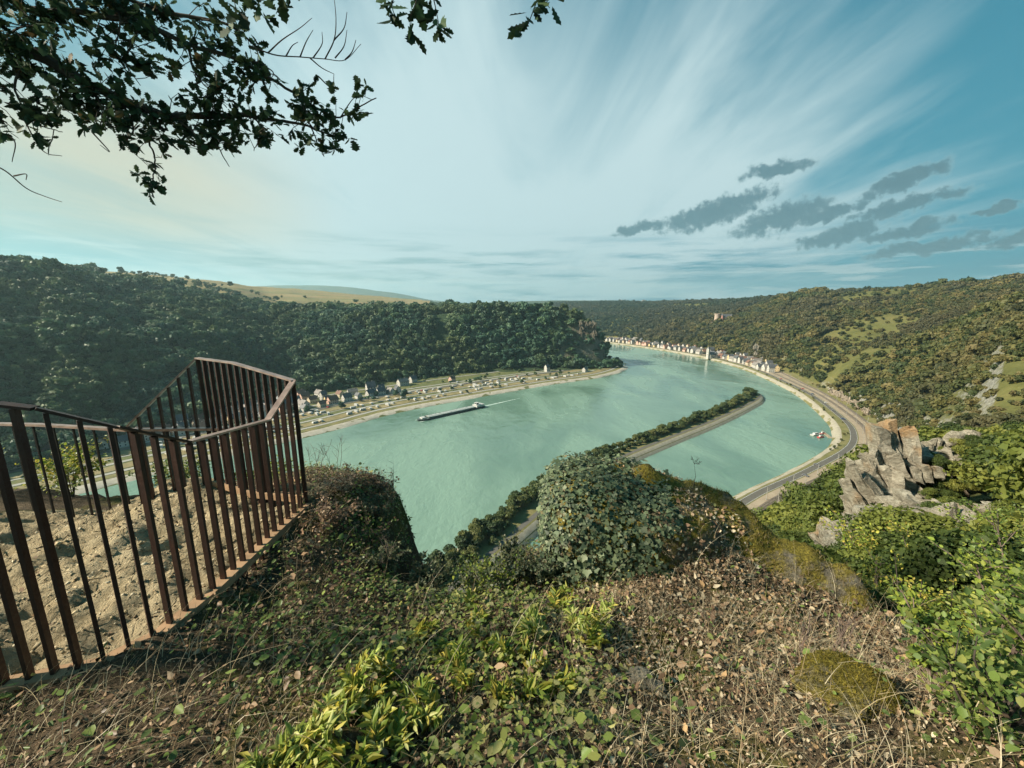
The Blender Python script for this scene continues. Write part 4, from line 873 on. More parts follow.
prs = leaves(LEAF_O, up3(np.stack([x, y, z + .01 + hh], -1)), nn, np.clip(.022 * np.exp(rng.normal(size=k) * .4), .008, .055) * np.where(rng.random(k) < mid * .2, 1.5, 1), cl)
x2, y2, z2, u2, v2, e2 = ground_pts(1500); kk = (u2 > 130) & (u2 < 600); x2, y2, z2 = x2[kk], y2[kk], z2[kk]; k2 = len(x2); ang = rng.random(k2) * 6.28
st = blades(up3(np.stack([x2, y2, z2 - .01], -1)), np.stack([np.cos(ang), np.sin(ang)], -1), rng.uniform(.06, .2, k2), np.full(k2, .0014), rng.uniform(.2, 1.1, k2), pal([(.1, .07, .04), (.16, .12, .07)], k2), 4)
A_ = joinarr([prs, st]); tag(obj('creeper', mesh_np('creeper', A_[0], A_[1], M_LEAF, A_[2])), 'low green creepers and herbs overgrowing the rock beside the railing', 'ground cover', None, 'stuff')

# rock chips, grit and blown leaves on the worn floor
x = rng.uniform(-5.2, -1.7, 9000); y = rng.uniform(1.3, 3.8, 9000); kk = path_mask(x, y) > .5; x, y = x[kk], y[kk]; k = len(x); z = hfast(x, y); sz = np.clip(.011 * np.exp(rng.normal(size=k) * .55), .003, .045)
tet = np.array([(-.5, -.4, -.3), (.5, -.45, -.2), (.1, .55, -.25), (-.05, .0, .35), (.35, .2, .25)]); tf = np.array([(0, 2, 1), (0, 1, 3), (1, 4, 3), (1, 2, 4), (2, 3, 4), (2, 0, 3)])
T = tet[None] * (1 + .35 * rng.normal(size=(k, 5, 3))); yw = rng.random(k) * 6.28; c_, s_ = np.cos(yw)[:, None], np.sin(yw)[:, None]; T = np.stack([T[..., 0] * c_ - T[..., 1] * s_, T[..., 0] * s_ + T[..., 1] * c_, T[..., 2] * .6], -1) * sz[:, None, None]
Vc = (up3(np.stack([x, y, z + .002], -1))[:, None] + T).reshape(-1, 3); Fc = (np.arange(k)[:, None, None] * 5 + tf[None]).reshape(-1, 3); Lc = leaves(LEAF_DRY, up3(np.stack([x[:260], y[:260], z[:260] + .008], -1)), np.array([[0, 0, 1.0]]) + rng.normal(size=(260, 3)) * .3, rng.uniform(.014, .035, 260), pal(TAN, 260), warp=.5)
A_ = joinarr([(Vc, Fc, np.repeat(pal([(.42, .34, .21), (.33, .26, .15), (.24, .18, .11), (.5, .43, .3)], k), 5, 0)), Lc]); tag(obj('gravel', mesh_np('gravel', A_[0], A_[1], M_LITTER, A_[2])), 'loose stone chips and grit on the worn rock floor inside the railing', 'gravel', None, 'stuff')
# ------------------------------------------------------------------ boulders: noisy rounded blocks
def boulder(name, cx, cy, cz, rx, ry, rz, seed, mats, parent=None, rot=0.0, sq=4.0, amp=.16, sub=48, slope=(0, 0)):
    th, ph = np.meshgrid(np.linspace(0, 2 * np.pi, sub * 2, endpoint=False), np.linspace(-np.pi / 2, np.pi / 2, sub), indexing='ij')
    d = np.stack([np.cos(ph) * np.cos(th), np.cos(ph) * np.sin(th), np.sin(ph)], -1); r_ = (np.abs(d) ** sq).sum(-1) ** (-1 / sq)
    p = d * r_[..., None] * (1 + amp * fbm(d[..., 0] * 2 + seed, d[..., 1] * 2, d[..., 2] * 2, o=5, s=seed))[..., None]
    p = p * np.array([rx, ry, rz]); c_, s_ = math.cos(rot), math.sin(rot); X_ = p[..., 0] * c_ - p[..., 1] * s_; Y_ = p[..., 0] * s_ + p[..., 1] * c_
    Zt = p[..., 2] + (X_ * slope[0] + Y_ * slope[1]) * (p[..., 2] > -rz * .3)
    P_ = np.stack([X_ + cx, Y_ + cy, Zt + cz], -1); n_, m_ = th.shape
    i, j = np.meshgrid(np.arange(n_), np.arange(m_ - 1), indexing='ij'); a = (i * m_ + j).ravel(); b = (((i + 1) % n_) * m_ + j).ravel()
    me = mesh_np(name, up3(P_).reshape(-1, 3), [np.stack([a, b, b + 1, a + 1], 1)], mats, smooth_=True); return obj(name, me, parent), P_
def face_samples(P_, k, cond=None):
    n_, m_ = P_.shape[:2]; A_ = P_; B_ = np.roll(P_, -1, 0); a, b, c = A_[:, :-1], B_[:, :-1], A_[:, 1:]; cr = np.cross(b - a, c - a); ar = np.linalg.norm(cr, axis=-1); nn = cr / (ar[..., None] + 1e-12)
    w = ar.ravel() / ar.sum(); q = rng.choice(len(w), k, p=w); r1, r2 = rng.random((k, 1)), rng.random((k, 1)); a, b, c, d = [t_.reshape(-1, 3)[q] for t_ in (a, b, c, B_[:, 1:])]
    return a * (1 - r1) * (1 - r2) + b * r1 * (1 - r2) + c * (1 - r1) * r2 + d * r1 * r2, nn.reshape(-1, 3)[q]
ivyb = empty('ivy_covered_boulder', (0, 0, 0)); tag(ivyb, 'big boulder thickly covered with dark green ivy at the brim above the harbour', 'boulder')
_, PB = boulder('rock', 1.06, 3.22, -2.18, .73, .60, .67, 41, M_MOSSROCK, ivyb, -.10, 4.6, .17, 64, (-.12, .02))
p, nn = face_samples(PB, 26000); k = (p[:, 2] > -2.25) & (nn[:, 2] > -.5) & (p[:, 0] < 1.28 + .4 * fbm(p[:, 1] * 4, p[:, 2] * 4, o=3, s=6)) & (fbm(p[:, 0] * 4, p[:, 1] * 4, p[:, 2] * 4, o=2, s=16) > -.66)
p, nn = p[k], nn[k]; k = len(p); IVY = [(.06, .085, .045), (.085, .115, .06), (.04, .06, .036), (.12, .15, .08), (.19, .21, .13), (.14, .12, .06)]
down = np.array([[0, 0, -1.0]]) + rng.normal(size=(k, 3)) * .5; down -= nn * (down * nn).sum(1)[:, None]
L1 = leaves(LEAF_IVY, up3(p + nn * (.012 + .085 * rng.random((k, 1)) ** 1.6)), nn + np.array([0, -.25, .45]) + rng.normal(size=(k, 3)) * .3, np.clip(.027 * np.exp(rng.normal(size=k) * .38), .011, .06), pal(IVY, k, [3, 3, 2, 3, 1.2, .4]), None, None)
PBs, NBs = face_samples(PB, 9000); kk = (NBs[:, 2] > .05) & (PBs[:, 0] > 1.0) & (fbm(PBs[:, 0] * 4, PBs[:, 1] * 4, PBs[:, 2] * 4, o=2, s=26) > -.35); PBs, NBs = PBs[kk], NBs[kk]; kb_ = len(PBs)
Q1 = leaves(LEAF_DRY, up3(PBs + NBs * .012), NBs + rng.normal(size=(kb_, 3)) * .45, np.clip(.021 * np.exp(rng.normal(size=kb_) * .35), .008, .045), pal(TAN + DARK[:2], kb_), warp=.5); sel = rng.choice(kb_, kb_ // 3); an_ = rng.random(len(sel)) * 6.28
Q2 = blades(up3(PBs[sel]), np.stack([np.cos(an_), np.sin(an_)], -1), rng.uniform(.04, .16, len(sel)), rng.uniform(.0008, .0018, len(sel)), rng.uniform(.3, 1.8, len(sel)), pal([(.5, .42, .27), (.4, .32, .19), (.3, .22, .12), (.2, .2, .07)], len(sel)), 3)
Q_ = joinarr([Q1, Q2]); i_ = obj('fallen_leaves', mesh_np('fallen_leaves', Q_[0], Q_[1], M_LITTER, Q_[2]), ivyb); i_['kind'] = 'stuff'
i_ = obj('ivy', mesh_np('ivy', L1[0], [L1[1]], M_IVY, L1[2]), ivyb); i_['kind'] = 'stuff'
# the mossy ridge running down to the right: one long rock swept along its crest
def ridge_rock():
    crest = np.array([P3(628, 468, 3.3), P3(668, 474, 3.32), P3(706, 487, 3.22), P3(748, 512, 3.05), P3(790, 540, 2.86), P3(830, 568, 2.66), P3(852, 594, 2.48), P3(864, 626, 2.3)])
    C_ = catmull(crest, 90); nn_, _ = normals2(C_); nn_ = -nn_                       # towards the observer
    if np.mean(nn_[:, 1]) > 0: nn_ = -nn_
    prof = catmull(np.array([(.62, -.55), (.42, -.26), (.2, -.07), (0, 0), (-.14, -.04), (-.26, -.22), (-.3, -.55), (-.34, -1.1)]), 44); V_ = []
    end = np.interp(np.arange(90), [0, 6, 78, 87, 89], [.5, 1, 1, .7, .3])
    for i_ in range(90):
        for o_, h_ in prof: V_.append((C_[i_, 0] + nn_[i_, 0] * o_ * end[i_], C_[i_, 1] + nn_[i_, 1] * o_ * end[i_], C_[i_, 2] + h_ * (1 if h_ > -.3 else 1.0) - (1 - end[i_]) * .25))
    V_ = np.array(V_); d_ = fbm(V_[:, 0] * 3.2, V_[:, 1] * 3.2, V_[:, 2] * 3.2, o=5, s=33); d2 = np.abs(fbm(V_[:, 0] * 1.6, V_[:, 1] * 1.6, V_[:, 2] * 4, o=3, s=53))
    d3 = fbm(V_[:, 0] * 11, V_[:, 1] * 11, V_[:, 2] * 11, o=3, s=73); V_[:, 2] += .13 * d_ - .17 * d2 + .03 * d3; V_[:, 1] += .12 * d_ + .03 * d3; V_[:, 0] += .06 * d_
    return V_.reshape(90, 44, 3)
VR = ridge_rock(); n_, m_ = VR.shape[:2]; i, j = np.meshgrid(np.arange(n_ - 1), np.arange(m_ - 1), indexing='ij'); a = (i * m_ + j).ravel(); capi = np.arange(m_ - 1)
o_ = obj('mossy_ridge', mesh_np('mossy_ridge', up3(VR).reshape(-1, 3), [np.stack([a, a + m_, a + m_ + 1, a + 1], 1)], M_MOSSROCK, smooth_=True)); tag(o_, 'long moss covered rock ridge sloping down to the right from the ivy boulder', 'rock')
def grid_samples(P_, k):
    a, b, c, d = P_[:-1, :-1], P_[1:, :-1], P_[:-1, 1:], P_[1:, 1:]; cr = np.cross(b - a, c - a); ar = np.linalg.norm(cr, axis=-1); nn = cr / (ar[..., None] + 1e-12); q = rng.choice(ar.size, k, p=ar.ravel() / ar.sum()); r1, r2 = rng.random((k, 1)), rng.random((k, 1))
    a, b, c, d = [t_.reshape(-1, 3)[q] for t_ in (a, b, c, d)]; nn = nn.reshape(-1, 3)[q]; nn *= np.sign(nn[:, 2:3] + 1e-9); return a * (1 - r1) * (1 - r2) + b * r1 * (1 - r2) + c * (1 - r1) * r2 + d * r1 * r2, nn
p, nn = grid_samples(VR, 26000); kk = (nn[:, 2] > .2) & (fbm(p[:, 0] * 3, p[:, 1] * 3, p[:, 2] * 3, o=3, s=61) > -.22); p, nn = p[kk], nn[kk]; k = len(p)
ang = rng.random(k) * 6.28; B_ = blades(up3(p - nn * .003), np.stack([np.cos(ang), np.sin(ang)], -1), rng.uniform(.012, .045, k), rng.uniform(.0015, .0035, k), rng.uniform(.2, 1, k), pal([(.12, .10, .018), (.18, .15, .028), (.27, .22, .045), (.07, .06, .016), (.17, .12, .06), (.28, .22, .12)], k), 2)
t_ = obj('moss', mesh_np('moss', B_[0], [B_[1]], M_LEAF, B_[2]), o_); t_['kind'] = 'stuff'
p, nn = grid_samples(VR, 9000); kk = (p[:, 0] < 1.9) & (nn[:, 2] > .3) & (fbm(p[:, 0] * 4, p[:, 1] * 4, p[:, 2] * 4, o=2, s=71) > -.1); p, nn = p[kk], nn[kk]; k = len(p)
Lr = leaves(LEAF_DRY, up3(p + nn * .012), nn + rng.normal(size=(k, 3)) * .4, rng.uniform(.016, .036, k), pal(TAN + [(.12, .13, .05), (.2, .18, .08)], k), warp=.5)
t_ = obj('fallen_leaves', mesh_np('fallen_leaves', Lr[0], [Lr[1]], M_LITTER, Lr[2]), o_); t_['kind'] = 'stuff'
for q, (u0, v0, Y0, rx, ry, rz, lab, mat) in enumerate([(838, 718, 1.42, .20, .14, .065, 'mossy olive boulder half buried in leaves at the bottom right', M_MOSSROCK), (640, 690, 1.6, .06, .05, .035, 'small pale stone lying in the leaf litter', M_ROCK), (656, 702, 1.54, .04, .04, .03, 'smallest grey stone in the leaf litter beside another stone', M_ROCK)]):
    x0, y0, z0 = P3(u0, v0, Y0); z0 = float(hfast(x0, y0)) + rz * .25; o_, PM_ = boulder('mossy_boulder' if q == 0 else 'stone', x0, y0, z0, rx, ry, rz, 80 + q, mat, None, .2, 2.6, .34, 40); tag(o_, lab, 'boulder' if q == 0 else 'stone')
    if q == 0:
        p, nn = face_samples(PM_, 6000); kk = (nn[:, 2] > .1); p, nn = p[kk], nn[kk]; k = len(p); ang = rng.random(k) * 6.28
        B_ = blades(up3(p - nn * .002), np.stack([np.cos(ang), np.sin(ang)], -1), rng.uniform(.006, .02, k), rng.uniform(.001, .0025, k), rng.uniform(.2, 1, k), pal([(.12, .1, .012), (.19, .15, .02), (.28, .21, .03), (.07, .06, .012)], k), 2)
        t_ = obj('moss', mesh_np('moss', B_[0], [B_[1]], M_LEAF, B_[2]), o_); t_['kind'] = 'stuff'
# heather-clad knob behind the railing's end
kb = empty('scrub_covered_knob'); tag(kb, 'rounded rock knob covered with dry brown scrub beside the end of the railing', 'rock')
_, PK = boulder('rock', -1.72, 3.74, -2.66, .48, .44, .74, 71, M_MOSSROCK, kb, -.25, 3.6, .18, 48, (-.30, 0))
def scrub(P_, n_, pals, w, hmax, leafsz, cond):
    p, nn = face_samples(P_, n_); kk = cond(p, nn); p, nn = p[kk], nn[kk]; k = len(p); off = rng.random((k, 1)) * hmax; c = pal(pals, k, w)
    a_ = leaves(LEAF_O, up3(p + nn * off * .6 + np.array([0, 0, 1.0]) * off * .6), nn + rng.normal(size=(k, 3)) * .6, rng.uniform(*leafsz, k), c)
    s_ = rng.choice(k, k // 7); ang = rng.random(len(s_)) * 6.28; b_ = blades(up3(p[s_]), np.stack([np.cos(ang), np.sin(ang)], -1), rng.uniform(.3, 1.6, len(s_)) * hmax, np.full(len(s_), .0014), rng.uniform(.1, 1, len(s_)), pal([(.12, .09, .055), (.19, .15, .1), (.07, .055, .035)], len(s_)), 4)
    return joinarr([a_, b_])
A_ = scrub(PK, 16000, DARK + [(.15, .15, .07), (.22, .2, .11), (.33, .27, .17)], [1, 2, 1, 2, 2, 3, 3, 3], .13, (.012, .03), lambda p, nn: (nn[:, 2] > -.25) & (p[:, 2] > -2.7)); t_ = obj('scrub', mesh_np('scrub', A_[0], A_[1], M_LEAF, A_[2]), kb); t_['kind'] = 'stuff'

# ------------------------------------------------------------------ shrubs and leafy plants
def shrub(name, label, cat, group, base, hgt, rad, stems, nleaf, lsz, cols, w=None, tpl=LEAF_O, seed=1, lean=(0, 0), barkm=None, droop=.2, sr=.006, clear=.25):
    """woody plant: stems fork into twigs, leaves sit along the twigs"""
    r = np.random.default_rng(seed); o = empty(name, (base[0], base[1], base[2] + H)); mb = MB(); tips = []
    for s_ in range(stems):
        a = r.random() * 6.283; q = .25 + .75 * r.random(); end = np.array([math.cos(a) * rad * q * .8 + lean[0], math.sin(a) * rad * q * .8 + lean[1], hgt * (.7 + .3 * r.random())])
        mid = end * np.array([.35, .35, .55]) + r.normal(size=3) * rad * .07; pts = [np.zeros(3) - np.array([0, 0, .08]), mid * .5, mid, .5 * (mid + end) + r.normal(size=3) * rad * .05, end]
        mb.tube(pts, [sr, sr * .9, sr * .7, sr * .5, sr * .2], 5); C_ = catmull(pts, 14)
        for b_ in range(6):
            t_ = clear + (1 - clear) * r.random(); st_ = C_[int(t_ * 13)]; a2 = r.random() * 6.283; ln = rad * (.3 + .5 * r.random()) * (1.2 - t_ * .6); dv = np.array([math.cos(a2), math.sin(a2), .35 + .5 * r.random()]); e_ = st_ + dv * ln
            mb.tube([st_, st_ + dv * ln * .5 + np.array([0, 0, .03 * rad]), e_], [sr * .4, sr * .3, sr * .12], 4, 0, False); tips.append((st_, e_))
        tips.append((C_[9], C_[-1]))
    mb.build('stems', barkm or M_TWIG, o)
    k = nleaf; ti = r.integers(0, len(tips), k); tt = r.random((k, 1)) ** .6; A0 = np.array([q[0] for q in tips])[ti]; B0 = np.array([q[1] for q in tips])[ti]; p = A0 * (1 - tt) + B0 * tt + r.normal(size=(k, 3)) * rad * .05
    dv = (B0 - A0); dv = dv / (np.linalg.norm(dv, axis=1)[:, None] + 1e-9) + r.normal(size=(k, 3)) * .7; dv[:, 2] -= droop; nn = np.array([[-.25, -.15, .9]]) + r.normal(size=(k, 3)) * .45
    c = pal(cols, k, w); Lf = leaves(tpl, p, nn, r.uniform(lsz[0], lsz[1], k), c, None, dv)
    lf = obj('foliage', mesh_np('foliage', Lf[0], [Lf[1]], M_LEAF, Lf[2]), o); tag(o, label, cat, group); return o
def gpt(u, v, Y, dz=0.0):
    c, t_ = ray(u, v); x0, y0 = c * Y, Y; return (x0, y0, max(float(hfast(x0, y0)), t_ * Y) + dz)
GG = [(.095, .145, .038), (.14, .2, .044), (.2, .25, .06), (.07, .11, .03), (.27, .28, .075)]
YG = [(.2, .26, .04), (.29, .33, .055), (.38, .36, .06), (.15, .21, .036), (.43, .35, .07)]
GREY = [(.085, .11, .055), (.13, .15, .08), (.18, .19, .11), (.06, .08, .045), (.2, .2, .09)]
def on_g(x0, y0): return (x0, y0, float(hfast(x0, y0)))
# notch between the two rock masses
for q, (x0, y0, h_, r_, cols, lab) in enumerate([(-.62, 2.72, .26, .26, GREY, 'grey green shrub on the brim next to the overgrown left bulge'), (-.30, 2.9, .28, .28, GG, 'light green shrub with fine leaves standing out against the river below'), (.02, 2.95, .26, .26, GREY, 'grey leaved shrub on the brim below the end of the mole'), (.30, 2.75, .26, .22, IVY, 'dark leaved shrub at the foot of the ivy boulder'), (-.15, 2.62, .24, .3, YG[:2] + GREY[:3], 'pale yellow green shrub in the middle of the notch')]):
    b_ = on_g(x0, y0); shrub('shrub', lab, 'shrub', None, (b_[0], b_[1], max(b_[2], -2.5)), h_, r_, 9, 1500, (.016, .034), cols, seed=200 + q, sr=.004)
for q, (x0, y0, h_, r_, cols, lab) in enumerate([(-1.38, 3.75, .2, .26, DARK[:4] + GREY[:1], 'brown leaved bramble on the far right shoulder of the scrub knob'), (-1.27, 3.35, .22, .24, GREY[:3] + DARK[1:2], 'grey brown bramble on the steep edge of the left bulge'), (-1.62, 3.45, .18, .3, TAN[:4], 'dry tan leaved shrub on top of the knob beside the railing'), (-1.2, 2.95, .24, .26, GG[:3] + DARK[:2], 'ragged green and brown shrub on the lower edge of the left bulge'), (-1.5, 2.9, .16, .3, DARK, 'low reddish brown shrub in the middle of the left bulge'), (-1.0, 2.7, .2, .22, GREY, 'small grey green bramble above the notch at the left bulge')]):
    b_ = on_g(x0, y0); shrub('shrub', lab, 'shrub', None, (x0, y0, max(b_[2], -2.35)), h_, r_, 10, 800, (.012, .032), cols, seed=260 + q, sr=.0035, droop=.5)
# solomon's-seal like plants: arching stems with two rows of long leaves
def arching_plant(label, base, n_stems, hgt, cols, seed, lsz, az0=-.3, group=None):
    r = np.random.default_rng(seed); o = empty('leafy_plant', (base[0], base[1], base[2] + H)); mb = MB(); parts = []
    for s_ in range(n_stems):
        a = az0 + r.normal() * 1.2; hh = hgt * (.6 + .5 * r.random()); re = hh * (.35 + .4 * r.random()); b0 = np.array([r.normal() * .035, r.normal() * .035, -.02])
        pts = [b0 + np.array([math.cos(a) * re * q ** 1.6, math.sin(a) * re * q ** 1.6, hh * (q - .35 * q ** 3)]) for q in (0, .33, .66, 1)]; mb.tube(pts, [.003, .0026, .002, .0012], 5); C_ = catmull(pts, 16)
        ks = np.arange(4, 16); side = np.array([-math.sin(a), math.cos(a), 0]); p = np.repeat(C_[ks], 2, 0); sg = np.tile([1, -1], len(ks))[:, None]; tang = np.gradient(C_, axis=0)[ks]; tang /= np.linalg.norm(tang, axis=1)[:, None]; tang = np.repeat(tang, 2, 0)
        dv = side * sg * .85 + tang * .6 + np.array([0, 0, .35]) + r.normal(size=p.shape) * .38; nn = np.cross(tang, side * 1.0); nn = nn * np.sign(nn[:, 2:3] + 1e-6) + r.normal(size=p.shape) * .25
        parts.append(leaves(LEAF_L, p, nn, lsz * r.uniform(.75, 1.2, len(p)), pal(cols, len(p), None, .15), None, dv, .2))
    A_ = joinarr(parts); mb.build('stems', M_STEM, o); obj('foliage', mesh_np('foliage', A_[0], A_[1], M_LEAF, A_[2]), o); tag(o, label, 'plant', group)
M_STEM = mat_plain('green_stem', (.14, .17, .05), .6)
LIME = [(.32, .38, .085), (.42, .45, .12), (.25, .32, .07), (.5, .5, .2), (.52, .45, .1)]
YEL = [(.42, .38, .05), (.5, .42, .07), (.3, .33, .06), (.22, .28, .05)]
pts_ = [(545, 640, LIME), (575, 632, LIME), (600, 622, LIME), (520, 636, LIME), (560, 612, YG), (590, 648, YG), (490, 648, YG), (470, 628, YG), (440, 655, LIME), (415, 640, YG), (520, 665, YG), (465, 680, YG), (385, 680, YG), (410, 700, YG), (345, 700, LIME), (330, 715, YEL), (360, 722, YEL), (315, 745, LIME), (290, 755, LIME), (375, 745, YG), (400, 745, LIME), (440, 720, YG), (500, 700, YG), (545, 690, YG), (270, 764, LIME), (335, 760, YG)]
for q, (u0, v0, cols) in enumerate(pts_):
    t_ = ray(u0, v0); Yk = 1.0
    for _ in range(40):
        zz_ = float(hfast(t_[0] * Yk, Yk)); Yk += .5 * (zz_ / t_[1] - Yk)
    nm = 'bright lime green' if cols is LIME else ('yellowing' if cols is YEL else 'fresh green'); lab = {'bright lime green': 'lime green plant with long pale edged leaves among the herbs', 'yellowing': 'yellowing plant with bright yellow long leaves at the lower left', 'fresh green': 'fresh mid green plant with long arching leaves among dead leaves'}[nm]
    arching_plant(lab, on_g(t_[0] * Yk, Yk), 5, .17, cols, 300 + q, .052, rng.random() * 6.28, {'bright lime green': 'lime green plants', 'yellowing': 'yellowing plants', 'fresh green': 'fresh green plants'}[nm])
# bushes down the right side
for q, (u0, v0, Y0, h_, r_, st_, nl, ls, cols, lab) in enumerate([
    (985, 730, 1.25, .46, .30, 9, 1100, (.020, .042), GG, 'nearest green bush with broad rounded leaves in the lower right corner'),
    (1030, 700, 1.4, .72, .36, 9, 1300, (.022, .043), GG, 'broad leaved green bush cut by the right edge of the photo'),
    (935, 690, 1.55, .46, .28, 9, 1200, (.018, .036), YG[:2] + GG[:3], 'light green leafy bush between the mossy boulder and the corner bush'),
    (1000, 680, 1.75, .78, .42, 11, 2300, (.018, .036), YG[:2] + GG[:3], 'tall fresh green bush above the corner bush at right'),
    (880, 700, 2.3, .75, .38, 9, 1700, (.016, .032), YG, 'yellow green feathery bush just beyond the end of the mossy ridge'),
    (930, 690, 2.7, 1.15, .5, 10, 2900, (.018, .036), YG, 'tall yellow green bush with a dark thin stem on the right brim'),
    (1010, 660, 2.9, 1.4, .65, 11, 3400, (.02, .038), GG[:3] + YG[:2], 'wide green bush filling the right side below the second rock'),
    (870, 650, 3.4, 1.0, .5, 9, 2300, (.016, .032), YG, 'golden green bush showing behind the dark end of the mossy ridge'),
    (960, 640, 4.2, 1.3, .9, 10, 2800, (.024, .046), YG, 'bushy yellow green shrub under the foot of the rock outcrop'),
    (1060, 640, 4.4, 1.5, 1.0, 10, 2800, (.026, .05), GG, 'dark green shrub at the right edge under the smaller rocks'),
    (880, 600, 6.5, 1.6, 1.1, 10, 2800, (.035, .065), YG, 'sunlit yellow shrub directly below the pale rock outcrop'),
    (1000, 600, 7.5, 1.9, 1.4, 11, 3200, (.04, .075), YG[:2] + GG[:3], 'spreading green shrub in front of the smaller rocks at right')]):
    c_, t_ = ray(u0, v0); shrub('bush', lab, 'bush', None, (c_ * Y0, Y0, t_ * Y0 - .05 - (.25 if Y0 > 2 else 0)), h_ + (.25 if Y0 > 2 else 0), r_, st_, nl, ls, cols, seed=400 + q, sr=.005 * (1 + h_), barkm=M_BARK if q in (0, 5) else None)
# bare saplings and a dry umbel against the water
def bare(label, base, hgt, seed, n_=4, spread=.25, umbel=False, name='bare_sapling', cat='sapling', sr=.003):
    r = np.random.default_rng(seed); mb = MB()
    for s_ in range(n_):
        a = r.random() * 6.28; e_ = np.array([math.cos(a) * spread * r.random(), math.sin(a) * spread * r.random(), hgt * (.6 + .4 * r.random())]) * (1 if not umbel else np.array([.15, .15, 1])); m_ = e_ * .5 + r.normal(size=3) * .02
        mb.tube([(0, 0, -.05), m_, e_], [sr, sr * .7, sr * .3], 5)
        for b_ in range(7 if umbel else 5):
            t_ = 1.0 if umbel else .35 + .6 * r.random(); st_ = e_ * t_ if t_ == 1 else (m_ + (e_ - m_) * (t_ - .35) / .6); d_ = r.normal(size=3); d_[2] = abs(d_[2]) + .5; d_ /= np.linalg.norm(d_); q_ = st_ + d_ * hgt * (.16 if umbel else .22)
            mb.tube([st_, .5 * (st_ + q_) + np.array([0, 0, .004]), q_], [sr * .45, sr * .4, sr * .25], 4)
            if umbel:
                for _ in range(5): mb.tube([q_, q_ + r.normal(size=3) * .012 + np.array([0, 0, .012])], [sr * .3, sr * .5], 4)
    o = mb.build(name, M_TWIG, None, (base[0], base[1], base[2] + H)); tag(o, label, cat)
bare('dry flower umbel on a thin stalk above the ivy boulder against the harbour', P3(692, 487, 3.2), .30, 5, 1, .02, True, 'dry_umbel', 'dry flower', .0026)
bare('leafless twiggy sapling behind the end post of the railing', P3(318, 478, 3.75), .42, 6, 5, .2)
bare('leafless sapling with fine twigs rising from the knob against the river', P3(338, 478, 3.9), .5, 7, 3, .12)
bare('spreading leafless twigs at the right side of the scrub knob', P3(392, 500, 3.6), .34, 8, 6, .3)
bare('low leafless bramble twigs sticking out over the water from the left bulge', P3(388, 566, 2.7), .24, 9, 6, .24)
bare('thin bare twigs on the brim left of the ivy boulder', P3(535, 560, 2.9), .22, 10, 4, .2)
bare('tall dry weed stalks in front of the dark end of the mossy ridge', P3(832, 668, 1.75), .42, 11, 6, .1)
bare('dry reddish weed stalks on the leaf slope left of the dark ridge end', P3(800, 655, 1.8), .25, 12, 6, .06)

M_RUSTPLATE = mat_plain("rust_stained_concrete", (.30, .19, .11), .85, 0, .3, 6, .2, bump=.004)
# ------------------------------------------------------------------ the rusty railing
rail = empty('rusty_railing', (-1.8, 2.3, H - 1.65)); tag(rail, 'rust brown steel railing with tall flat bars and a zigzag top rail round the overlook', 'railing')
tops = [(-4.2, 1.02, -.08), (-2.35, 1.40, -.30), (-1.93, 1.53, -.404), (-1.80, 1.70, -.535), (-1.76, 2.02, -.72), (-1.755, 2.70, -.795), (-1.745, 3.06, -.575), (-2.40, 3.33, -.47), (-2.86, 3.52, -.452), (-3.45, 3.34, -1.06)]
T_ = np.array(tops); sl_ = np.concatenate([[0], np.cumsum(np.linalg.norm(np.diff(T_[:, :2], axis=0), axis=1))])
def tp(s): return np.array([np.interp(s, sl_, T_[:, q]) for q in range(3)])
loc0 = Vector((-1.8, 2.3, -1.65))
def rl(p): return Vector(p) - loc0
s_all = np.arange(.03, sl_[-1], .086)
for s_ in s_all:
    a = tp(s_); b = tp(s_ + .01) - tp(s_ - .01); d_ = Vector((b[0], b[1], 0)).normalized(); n_ = Vector((-d_.y, d_.x, 0))
    zb = min(float(hfast(a[0], a[1])), -1.58) - .06
    mb = MB(); w, dp = .016, .031; wv = d_ * w / 2; dv = n_ * dp / 2; lo = Vector((a[0], a[1], zb)); hi = Vector((a[0], a[1], a[2] - .004)); vs = []
    for base_ in (lo, hi):
        for sx_, sy_ in ((-1, -1), (1, -1), (1, 1), (-1, 1)): vs.append(rl(base_ + wv * sx_ + dv * sy_))
    mb.add(vs, [(3, 2, 1, 0), (4, 5, 6, 7), (0, 1, 5, 4), (1, 2, 6, 5), (2, 3, 7, 6), (3, 0, 4, 7)])
    for zz_ in (a[2] - .09, zb + .22):
        for sg in (-1, 1):
            c_ = rl((a[0], a[1], zz_)) + dv * (sg * 1.0); r_ = [c_ + Vector((0, 0, .006)) * math.sin(t_) + d_ * .006 * math.cos(t_) for t_ in np.arange(6) * 1.047]; mb.add([p_ + n_ * (.003 * sg) for p_ in r_], [tuple(range(6)) if sg > 0 else tuple(range(5, -1, -1))])
    o = mb.build('bar', M_RUST, rail)
for q in range(len(tops) - 1):
    a, b = rl(tops[q]), rl(tops[q + 1]); MB().bar(a + Vector((0, 0, .006)), b + Vector((0, 0, .006)), .046, .012).build('top_rail', M_RAILTOP if q >= 4 else M_RUST, rail)  # later stretches carry the painted sky sheen, earlier ones plain rust
for q in range(1, len(tops) - 1):
    a = Vector(tops[q]); b = Vector(tops[q + 1])
    if q == len(tops) - 2: continue
    za, zb = -1.645, -1.645
    if q > 5: za = float(hfast(a.x, a.y)) + .02; zb = float(hfast(b.x, b.y)) + .02
    MB().bar(rl((a.x, a.y, za)), rl((b.x, b.y, zb)), .075, .05).build('base_plate', M_PLATE if 'M_PLATE' in globals() else M_RUSTPLATE, rail)
back = empty('thin_back_railing', (-4.5, 3.4, H - 1.9)); tag(back, 'low black railing with thin rods and a pale top rail across the overlook', 'railing')
